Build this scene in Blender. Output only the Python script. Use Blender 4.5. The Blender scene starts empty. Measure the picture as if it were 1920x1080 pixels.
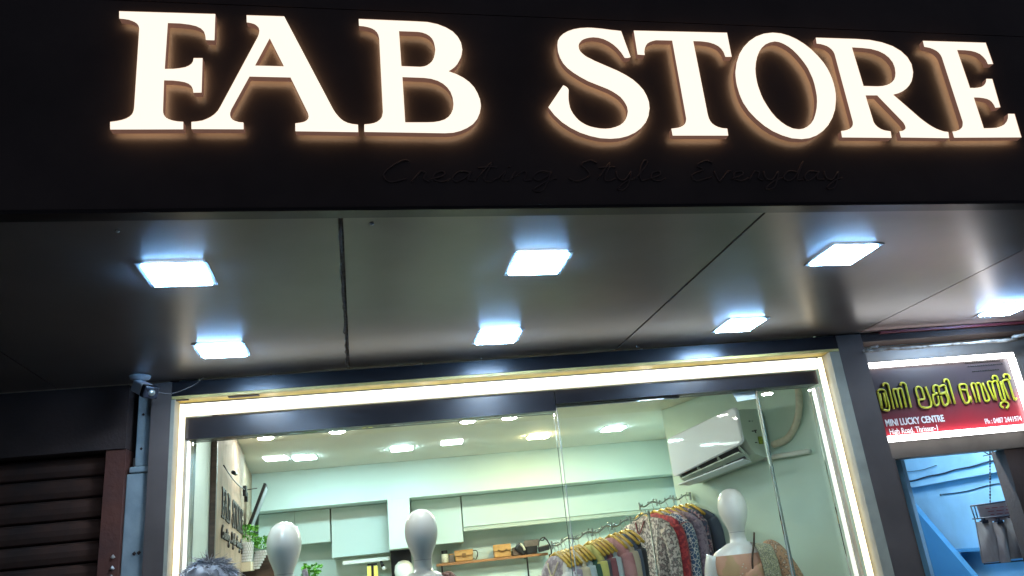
import bpy, math, random
from mathutils import Vector, Matrix

random.seed(11)
scene = bpy.context.scene
COL = scene.collection
PI = math.pi

# ---------------------------------------------------------------- camera
cam_data = bpy.data.cameras.new('camera')
cam = bpy.data.objects.new('camera', cam_data)
COL.objects.link(cam)
ROT = Matrix(((0.98963265, 0.05706031, -0.13180040),
              (-0.10430110, -0.34534447, -0.93266203),
              (-0.09873452, 0.93673972, -0.33581272)))
cam.matrix_world = Matrix.Translation((0, 0, 1.6)) @ ROT.to_4x4()
cam_data.sensor_width = 36.0
cam_data.lens = 1466.6 / 1920 * 36.0
cam_data.clip_start = 0.05
cam_data.clip_end = 300
scene.camera = cam

# ---------------------------------------------------------------- night sky and exposure
world = bpy.data.worlds.new('World')
scene.world = world
world.use_nodes = True
wn = world.node_tree.nodes
bg = wn['Background']
# even town-lit night sky (it is nowhere in view)
bg.inputs[0].default_value = (0.042, 0.044, 0.06, 1)
bg.inputs[1].default_value = 1.0
scene.view_settings.view_transform = 'Standard'
scene.view_settings.look = 'None'
scene.view_settings.exposure = 0.0
scene.view_settings.gamma = 1.0
scene.cycles.use_denoising = True
scene.cycles.max_bounces = 8
scene.cycles.diffuse_bounces = 4
scene.cycles.glossy_bounces = 4
scene.cycles.transparent_max_bounces = 12
scene.cycles.sample_clamp_indirect = 6.0
scene.cycles.caustics_reflective = False
scene.cycles.caustics_refractive = False

# ---------------------------------------------------------------- helpers
OFF = {}

class MB:
    """collects shapes in world space, then links them as one mesh object"""
    def __init__(self):
        self.v, self.f, self.s = [], [], []
    def add(self, vs, fs, smooth=False):
        n = len(self.v)
        self.v += [Vector(p) for p in vs]
        self.f += [tuple(i + n for i in f) for f in fs]
        self.s += [smooth] * len(fs)
        return self
    def hexa(self, p):
        return self.add(p, [(0, 3, 2, 1), (4, 5, 6, 7), (0, 1, 5, 4), (1, 2, 6, 5), (2, 3, 7, 6), (3, 0, 4, 7)])
    def box(self, x0, x1, y0, y1, z0, z1):
        return self.hexa([(x0, y0, z0), (x1, y0, z0), (x1, y1, z0), (x0, y1, z0),
                          (x0, y0, z1), (x1, y0, z1), (x1, y1, z1), (x0, y1, z1)])
    def slab(self, a, b, n, t, z0, z1):
        """upright box from plan point a to b, thickened by t along plan normal n"""
        a, b, n = Vector(a), Vector(b), Vector(n).normalized()
        c, d = b + n * t, a + n * t
        q = [a, b, c, d]
        area = sum(q[i].x * q[(i + 1) % 4].y - q[(i + 1) % 4].x * q[i].y for i in range(4))
        if area < 0: q.reverse()
        return self.hexa([(p.x, p.y, z0) for p in q] + [(p.x, p.y, z1) for p in q])
    def obox(self, c, ax, ay, az, hx, hy, hz):
        c = Vector(c); ax, ay, az = [Vector(a).normalized() for a in (ax, ay, az)]
        s = [(-1, -1), (1, -1), (1, 1), (-1, 1)]
        return self.hexa([c + ax * hx * i + ay * hy * j - az * hz for i, j in s] +
                         [c + ax * hx * i + ay * hy * j + az * hz for i, j in s])
    def tube(self, pts, r, n=6, caps=True, smooth=True):
        pts = [Vector(p) for p in pts]
        rs = r if isinstance(r, (list, tuple)) else [r] * len(pts)
        rings, up = [], None
        for i, p in enumerate(pts):
            t = (pts[min(i + 1, len(pts) - 1)] - pts[max(i - 1, 0)])
            if t.length < 1e-9: t = Vector((0, 0, 1))
            t.normalize()
            if up is None:
                up = t.orthogonal().normalized()
            up = (up - t * up.dot(t))
            if up.length < 1e-6: up = t.orthogonal()
            up.normalize()
            w = t.cross(up)
            rings.append([p + (up * math.cos(2 * PI * k / n) + w * math.sin(2 * PI * k / n)) * rs[i] for k in range(n)])
        vs = [q for rg in rings for q in rg]
        fs = [(i * n + k, i * n + (k + 1) % n, (i + 1) * n + (k + 1) % n, (i + 1) * n + k)
              for i in range(len(pts) - 1) for k in range(n)]
        if caps:
            fs += [tuple(range(n - 1, -1, -1)), tuple((len(pts) - 1) * n + k for k in range(n))]
        return self.add(vs, fs, smooth)
    def loft(self, rings, caps=True, smooth=True):
        n = len(rings[0]); vs = [q for rg in rings for q in rg]
        fs = [(i * n + k, i * n + (k + 1) % n, (i + 1) * n + (k + 1) % n, (i + 1) * n + k)
              for i in range(len(rings) - 1) for k in range(n)]
        if caps:
            fs += [tuple(range(n - 1, -1, -1)), tuple((len(rings) - 1) * n + k for k in range(n))]
        return self.add(vs, fs, smooth)
    def lathe(self, c, prof, n=20, smooth=True):
        c = Vector(c)
        return self.loft([[c + Vector((r * math.cos(2 * PI * k / n), r * math.sin(2 * PI * k / n), z)) for k in range(n)]
                          for r, z in prof], True, smooth)
    def build(self, name, mat, parent=None, bevel=0.0):
        off = OFF.get(parent, Vector((0, 0, 0))) if parent else Vector((0, 0, 0))
        me = bpy.data.meshes.new(name)
        me.from_pydata([tuple(p - off) for p in self.v], [], self.f)
        me.polygons.foreach_set('use_smooth', self.s)
        me.materials.append(mat)
        me.update()
        o = bpy.data.objects.new(name, me)
        COL.objects.link(o)
        if parent:
            o.parent = parent
            OFF[o] = off
        if bevel:
            m = o.modifiers.new('bevel', 'BEVEL'); m.width = bevel; m.segments = 2; m.limit_method = 'ANGLE'
        return o

def tag(o, label=None, cat=None, group=None, kind=None):
    if label: o['label'] = label
    if cat: o['category'] = cat
    if group: o['group'] = group
    if kind: o['kind'] = kind
    return o

def thing(name, label, cat, loc, group=None):
    o = bpy.data.objects.new(name, None)
    COL.objects.link(o)
    o.empty_display_size = 0.1
    o.location = loc
    OFF[o] = Vector(loc)
    return tag(o, label, cat, group)

def solo(o, label, cat, group=None):
    """give a single-mesh thing its origin at its base"""
    me = o.data
    c = [sum(v.co[i] for v in me.vertices) / len(me.vertices) for i in (0, 1)]
    b = Vector((c[0], c[1], min(v.co.z for v in me.vertices)))
    me.transform(Matrix.Translation(-b)); o.location = b
    OFF[o] = b
    return tag(o, label, cat, group)

def copy_tree(o, parent=None):
    c = o.copy(); COL.objects.link(c)
    if parent: c.parent = parent
    for ch in list(o.children):
        copy_tree(ch, c)
    return c

def spline(pts, n=6):
    """Catmull-Rom through 2D or 3D points"""
    P = [Vector(p) for p in pts]
    if len(P) < 3: return P
    Q = [P[0] * 2 - P[1]] + P + [P[-1] * 2 - P[-2]]
    out = []
    for i in range(1, len(Q) - 2):
        a, b, c, d = Q[i - 1], Q[i], Q[i + 1], Q[i + 2]
        for k in range(n):
            t = k / n
            out.append(0.5 * (2 * b + (c - a) * t + (2 * a - 5 * b + 4 * c - d) * t * t + (3 * b - a - 3 * c + d) * t ** 3))
    return out + [P[-1]]

# ---------------------------------------------------------------- materials
def mat(name, color, rough=0.6, metal=0.0, noise=0.0, nscale=8.0, bump=0.0, bscale=60.0, spec=0.5, stretch=(1, 1, 1), color2=None, coat=0.0):
    m = bpy.data.materials.new(name); m.use_nodes = True
    nt = m.node_tree; b = nt.nodes['Principled BSDF']
    b.inputs['Base Color'].default_value = (*color, 1)
    b.inputs['Roughness'].default_value = rough
    b.inputs['Metallic'].default_value = metal
    b.inputs['Specular IOR Level'].default_value = spec
    b.inputs['Coat Weight'].default_value = coat
    if noise or bump or color2:
        tc = nt.nodes.new('ShaderNodeTexCoord'); mp = nt.nodes.new('ShaderNodeMapping')
        mp.inputs['Scale'].default_value = stretch
        nt.links.new(tc.outputs['Object'], mp.inputs[0])
    if noise or color2:
        nz = nt.nodes.new('ShaderNodeTexNoise'); nz.inputs['Scale'].default_value = nscale; nz.inputs['Detail'].default_value = 6
        nt.links.new(mp.outputs[0], nz.inputs['Vector'])
        mx = nt.nodes.new('ShaderNodeMix'); mx.data_type = 'RGBA'
        c2 = color2 or tuple(max(0, c * (1 - noise)) for c in color)
        mx.inputs[6].default_value = (*color, 1); mx.inputs[7].default_value = (*c2, 1)
        rp = nt.nodes.new('ShaderNodeMapRange'); rp.inputs[1].default_value = 0.38; rp.inputs[2].default_value = 0.68
        nt.links.new(nz.outputs['Fac'], rp.inputs[0]); nt.links.new(rp.outputs[0], mx.inputs[0])
        nt.links.new(mx.outputs[2], b.inputs['Base Color'])
    if bump:
        n2 = nt.nodes.new('ShaderNodeTexNoise'); n2.inputs['Scale'].default_value = bscale; n2.inputs['Detail'].default_value = 4
        nt.links.new(mp.outputs[0], n2.inputs['Vector'])
        bp = nt.nodes.new('ShaderNodeBump'); bp.inputs['Strength'].default_value = bump; bp.inputs['Distance'].default_value = 0.01
        nt.links.new(n2.outputs['Fac'], bp.inputs['Height']); nt.links.new(bp.outputs[0], b.inputs['Normal'])
    return m

def glow(name, color, strength, base=(0.8, 0.8, 0.8)):
    m = bpy.data.materials.new(name); m.use_nodes = True
    b = m.node_tree.nodes['Principled BSDF']
    b.inputs['Base Color'].default_value = (*base, 1)
    b.inputs['Emission Color'].default_value = (*color, 1)
    b.inputs['Emission Strength'].default_value = strength
    b.inputs['Roughness'].default_value = 0.4
    return m

def fabric(name, c1, c2=None, c3=None, scale=40.0, kind='noise', th=0.5):
    """cloth with an optional printed pattern"""
    m = bpy.data.materials.new(name); m.use_nodes = True
    nt = m.node_tree; b = nt.nodes['Principled BSDF']
    b.inputs['Roughness'].default_value = 0.85
    b.inputs['Sheen Weight'].default_value = 0.15
    b.inputs['Base Color'].default_value = (*c1, 1)
    tc = nt.nodes.new('ShaderNodeTexCoord')
    if c2:
        if kind == 'noise':
            t = nt.nodes.new('ShaderNodeTexNoise'); t.inputs['Scale'].default_value = scale; t.inputs['Detail'].default_value = 3
            out = t.outputs['Fac']
        else:
            t = nt.nodes.new('ShaderNodeTexVoronoi'); t.inputs['Scale'].default_value = scale
            t.feature = 'DISTANCE_TO_EDGE' if kind == 'mesh' else 'F1'
            out = t.outputs['Distance']
        nt.links.new(tc.outputs['Object'], t.inputs['Vector'])
        r = nt.nodes.new('ShaderNodeValToRGB'); r.color_ramp.interpolation = 'CONSTANT' if kind != 'noise' else 'LINEAR'
        e = r.color_ramp.elements
        e[0].position = 0; e[0].color = (*c1, 1)
        e[1].position = th; e[1].color = (*c2, 1)
        if kind == 'noise':
            e[0].position = th - 0.05
        if c3:
            q = e.new(min(0.95, th + 0.12)); q.color = (*c3, 1)
        nt.links.new(out, r.inputs[0]); nt.links.new(r.outputs[0], b.inputs['Base Color'])
    w = nt.nodes.new('ShaderNodeTexNoise'); w.inputs['Scale'].default_value = 220
    nt.links.new(tc.outputs['Object'], w.inputs['Vector'])
    bp = nt.nodes.new('ShaderNodeBump'); bp.inputs['Strength'].default_value = 0.25; bp.inputs['Distance'].default_value = 0.003
    nt.links.new(w.outputs['Fac'], bp.inputs['Height']); nt.links.new(bp.outputs[0], b.inputs['Normal'])
    return m

M = {}
M['acp_dark'] = mat('acp_dark', (0.125, 0.10, 0.09), 0.42, 0.0, noise=0.35, nscale=3, bump=0.04, bscale=9)
M['acp_black'] = mat('acp_black', (0.022, 0.02, 0.022), 0.28, 0.0, noise=0.3, nscale=5, spec=0.4)
M['soffit'] = mat('soffit', (0.178, 0.155, 0.146), 0.29, 0.2, noise=0.22, nscale=2.2, bump=0.14, bscale=2.2)
M['soffit_pale'] = mat('soffit_pale', (0.46, 0.36, 0.34), 0.3, 0.1, noise=0.15, nscale=2.5, bump=0.05, bscale=2.5)  # soffit brightened pinkish: the sign's light and reflection are in the colour
M['red_trim'] = mat('red_trim', (0.2, 0.03, 0.035), 0.5)
M['sealant'] = mat('sealant', (0.11, 0.08, 0.065), 0.8, 0, noise=0.6, nscale=30, bump=0.5, bscale=50)
M['letter_face'] = glow('letter_face', (1.0, 0.94, 0.79), 1.12)
M['letter_return'] = glow('letter_return', (1.0, 0.5, 0.36), 0.13, base=(0.42, 0.24, 0.17))
M['letter_halo'] = glow('letter_halo', (1.0, 0.62, 0.33), 2.8)
M['tagline'] = mat('tagline', (0.19, 0.15, 0.14), 0.5)
M['lamp_cool'] = glow('lamp_cool', (0.76, 0.89, 1.0), 95.0)
M['lamp_rim'] = glow('lamp_rim', (0.22, 0.52, 1.0), 320.0)  # glowing edge added to throw a bloom-like blue halo on the soffit
M['window_spot'] = glow('window_spot', (1.0, 0.97, 0.93), 430.0)  # lens of the unseen spots added to light the display
M['window_spot_dim'] = glow('window_spot_dim', (0.92, 0.97, 1.0), 210.0)
M['lamp_cool_in'] = glow('lamp_cool_in', (0.64, 0.92, 1.0), 190.0)
M['lamp_pale_in'] = glow('lamp_pale_in', (0.9, 1.0, 0.95), 40.0)
M['lamp_warm_in'] = glow('lamp_warm_in', (1.0, 0.80, 0.40), 330.0)
M['lamp_round'] = glow('lamp_round', (1.0, 0.93, 0.84), 250.0)
M['lamp_trim'] = mat('lamp_trim', (0.3, 0.31, 0.33), 0.35, 0.4)
M['lamp_trim_white'] = mat('lamp_trim_white', (0.75, 0.75, 0.73), 0.4)
M['led_strip'] = glow('led_strip', (1.0, 0.93, 0.74), 1.5)
M['led_side'] = glow('led_side', (1.0, 0.80, 0.48), 2.1)
M['led_thin'] = glow('led_thin', (1.0, 0.95, 0.72), 0.8)  # glow stands in for a reflection on the glass frame edge, no lamp
M['reveal'] = mat('reveal', (0.72, 0.58, 0.2), 0.5, noise=0.25, nscale=14)
M['reveal_pale'] = mat('reveal_pale', (0.34, 0.33, 0.26), 0.55, noise=0.2, nscale=9, bump=0.1)
M['glass_edge'] = mat('glass_edge', (0.1, 0.16, 0.14), 0.2)
M['white_trim'] = mat('white_trim', (0.75, 0.77, 0.74), 0.45)
M['edge_grey'] = mat('edge_grey', (0.42, 0.47, 0.42), 0.35)
M['wall_sage'] = mat('wall_sage', (0.60, 0.73, 0.70), 0.6, noise=0.06, nscale=2.5, bump=0.04, bscale=40)
M['wall_mint'] = mat('wall_mint', (0.55, 0.74, 0.68), 0.6, noise=0.08, nscale=2.5, bump=0.04, bscale=40)
M['wall_cream'] = mat('wall_cream', (0.72, 0.71, 0.6), 0.6, noise=0.1, nscale=3)
M['ceiling_paint'] = mat('ceiling_paint', (0.74, 0.74, 0.68), 0.7, noise=0.05, nscale=2)
M['laminate'] = mat('laminate', (0.60, 0.72, 0.69), 0.3, noise=0.04, nscale=4)
M['laminate_edge'] = mat('laminate_edge', (0.45, 0.52, 0.46), 0.4)
M['floor_tile'] = mat('floor_tile', (0.5, 0.48, 0.42), 0.25, noise=0.2, nscale=3)
M['asphalt'] = mat('asphalt', (0.05, 0.05, 0.05), 0.85, noise=0.4, nscale=9, bump=0.6, bscale=80)
M['pavement'] = mat('pavement', (0.22, 0.2, 0.18), 0.8, noise=0.35, nscale=6, bump=0.3, bscale=40)
M['wood_shelf'] = mat('wood_shelf', (0.45, 0.2, 0.08), 0.45, noise=0.4, nscale=10, stretch=(1, 8, 8))
M['wood_dark'] = mat('wood_dark', (0.09, 0.055, 0.04), 0.5, noise=0.5, nscale=8, stretch=(1, 6, 6))
M['sign_board'] = mat('sign_board', (0.36, 0.265, 0.19), 0.7, color2=(0.25, 0.18, 0.125), nscale=7, bump=0.1, bscale=12)
M['wall_brown'] = mat('wall_brown', (0.38, 0.3, 0.21), 0.6, color2=(0.26, 0.19, 0.13), nscale=6)
M['black_metal'] = mat('black_metal', (0.02, 0.02, 0.022), 0.4, 0.5)
M['black_paint'] = mat('black_paint', (0.025, 0.02, 0.018), 0.5)
M['chrome'] = mat('chrome', (0.5, 0.54, 0.52), 0.28, 0.7, noise=0.4, nscale=30)
M['mannequin'] = mat('mannequin', (0.86, 0.845, 0.82), 0.28, noise=0.03, nscale=4, coat=0.3)
M['ac_white'] = mat('ac_white', (0.80, 0.88, 1.0), 0.36, noise=0.03, nscale=3, coat=0.3)
M['ac_side'] = mat('ac_side', (0.46, 0.55, 0.49), 0.4)  # white casing darkened: shade on the side is put into the colour
M['ac_dark'] = mat('ac_dark', (0.06, 0.06, 0.07), 0.5)
M['pipe_wrap'] = mat('pipe_wrap', (0.66, 0.64, 0.52), 0.7, noise=0.25, nscale=25, bump=0.4, bscale=60)
M['pvc'] = mat('pvc', (0.72, 0.76, 0.72), 0.4)
M['sticker_green'] = mat('sticker_green', (0.35, 0.45, 0.03), 0.5, color2=(0.1, 0.14, 0.02), nscale=60)
M['leather_tan'] = mat('leather_tan', (0.5, 0.24, 0.05), 0.45, noise=0.25, nscale=18, bump=0.2, bscale=90)
M['leather_seam'] = mat('leather_seam', (0.2, 0.09, 0.02), 0.5)
M['leather_black'] = mat('leather_black', (0.018, 0.018, 0.02), 0.35, noise=0.3, nscale=30)
M['bag_brown'] = mat('bag_brown', (0.17, 0.13, 0.11), 0.5, noise=0.3, nscale=20)
M['cream'] = mat('cream', (0.75, 0.7, 0.55), 0.4)
M['leaf'] = mat('leaf', (0.16, 0.42, 0.04), 0.5, color2=(0.05, 0.22, 0.02), nscale=25)
M['wicker'] = mat('wicker', (0.72, 0.76, 0.8), 0.6, noise=0.1, nscale=20)
M['hanger_yellow'] = mat('hanger_yellow', (0.66, 0.42, 0.05), 0.45, noise=0.2, nscale=10)
M['rust_paint'] = mat('rust_paint', (0.11, 0.036, 0.022), 0.65, color2=(0.08, 0.03, 0.022), nscale=9, bump=0.3, bscale=35)
M['blue_paint'] = mat('blue_paint', (0.27, 0.33, 0.35), 0.6, color2=(0.17, 0.22, 0.24), nscale=7, bump=0.25, bscale=25)
M['shutter'] = mat('shutter', (0.10, 0.05, 0.035), 0.5, 0.35, color2=(0.05, 0.035, 0.03), nscale=5, bump=0.1, bscale=30)
M['dark_wall'] = mat('dark_wall', (0.04, 0.024, 0.02), 0.8, noise=0.4, nscale=4, bump=0.2)
M['grey_panel'] = mat('grey_panel', (0.17, 0.165, 0.155), 0.45, 0.2, noise=0.25, nscale=5)
M['dirty_steel'] = mat('dirty_steel', (0.5, 0.49, 0.46), 0.5, 0.3, color2=(0.16, 0.13, 0.1), nscale=28, bump=0.4)
M['room_blue'] = mat('room_blue', (0.34, 0.62, 0.84), 0.7, noise=0.22, nscale=3.5, bump=0.05)
M['room_trim'] = mat('room_trim', (0.07, 0.25, 0.46), 0.6)
M['room_tube'] = glow('room_tube', (0.85, 0.97, 1.0), 620.0)
M['wire'] = mat('wire', (0.015, 0.02, 0.035), 0.5)
M['card'] = mat('card', (0.42, 0.36, 0.4), 0.6, color2=(0.33, 0.3, 0.32), nscale=6)
M['poly_bag'] = mat('poly_bag', (0.36, 0.34, 0.33), 0.3, color2=(0.24, 0.2, 0.2), nscale=7, stretch=(3, 3, 1))
M['ink_red'] = mat('ink_red', (0.25, 0.04, 0.06), 0.6)
M['tube_white'] = glow('tube_white', (1.0, 0.97, 0.95), 7.0)
M['ink_yellow'] = mat('ink_yellow', (0.48, 0.45, 0.02), 0.45)
M['ink_black'] = mat('ink_black', (0.01, 0.01, 0.01), 0.5)
M['ink_white'] = mat('ink_white', (0.85, 0.83, 0.82), 0.5)
M['cctv_white'] = mat('cctv_white', (0.5, 0.54, 0.58), 0.4)
M['cctv_dark'] = mat('cctv_dark', (0.02, 0.022, 0.03), 0.2)
M['hair_grey'] = mat('hair_grey', (0.55, 0.55, 0.56), 0.45, color2=(0.25, 0.25, 0.26), nscale=30)
M['skin'] = mat('skin', (0.32, 0.17, 0.1), 0.5, noise=0.1, nscale=20)
M['shirt'] = fabric('shirt', (0.12, 0.14, 0.2))
M['trousers'] = fabric('trousers', (0.05, 0.05, 0.06))
M['yellow_lamp'] = glow('yellow_lamp', (1.0, 0.9, 0.25), 0.7, base=(0.7, 0.65, 0.1))

def glass_mat():
    m = bpy.data.materials.new('shop_glass'); m.use_nodes = True
    nt = m.node_tree; nt.nodes.clear()
    out = nt.nodes.new('ShaderNodeOutputMaterial'); mx = nt.nodes.new('ShaderNodeMixShader')
    tr = nt.nodes.new('ShaderNodeBsdfTransparent'); gl = nt.nodes.new('ShaderNodeBsdfGlossy')
    tr.inputs[0].default_value = (0.93, 0.97, 0.95, 1); gl.inputs['Roughness'].default_value = 0.02
    fr = nt.nodes.new('ShaderNodeFresnel'); fr.inputs[0].default_value = 1.45
    nt.links.new(fr.outputs[0], mx.inputs[0]); nt.links.new(tr.outputs[0], mx.inputs[1]); nt.links.new(gl.outputs[0], mx.inputs[2])
    nt.links.new(mx.outputs[0], out.inputs[0])
    return m
M['glass'] = glass_mat()

def sign_print():
    """printed flex sheet: dark grey above, red sweep below"""
    m = mat('sign_print', (0.1, 0.09, 0.1), 0.3)
    nt = m.node_tree; b = nt.nodes['Principled BSDF']
    tc = nt.nodes.new('ShaderNodeTexCoord'); sp = nt.nodes.new('ShaderNodeSeparateXYZ')
    nt.links.new(tc.outputs['Object'], sp.inputs[0])
    nz = nt.nodes.new('ShaderNodeTexNoise'); nz.inputs['Scale'].default_value = 2.6; nz.inputs['Detail'].default_value = 2
    nt.links.new(tc.outputs['Object'], nz.inputs['Vector'])
    a = nt.nodes.new('ShaderNodeMath'); a.operation = 'MULTIPLY_ADD'; a.inputs[1].default_value = -1.9; a.inputs[2].default_value = 0.42
    nt.links.new(sp.outputs['Z'], a.inputs[0])
    s = nt.nodes.new('ShaderNodeMath'); s.operation = 'MULTIPLY_ADD'; s.inputs[1].default_value = 0.75
    nt.links.new(nz.outputs['Fac'], s.inputs[0]); nt.links.new(a.outputs[0], s.inputs[2])
    r = nt.nodes.new('ShaderNodeValToRGB'); e = r.color_ramp.elements
    e[0].position = 0.30; e[0].color = (0.06, 0.045, 0.05, 1)
    e[1].position = 0.68; e[1].color = (0.36, 0.024, 0.034, 1)
    nt.links.new(s.outputs[0], r.inputs[0]); nt.links.new(r.outputs[0], b.inputs['Base Color'])
    return m
M['sign_print'] = sign_print()

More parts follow.
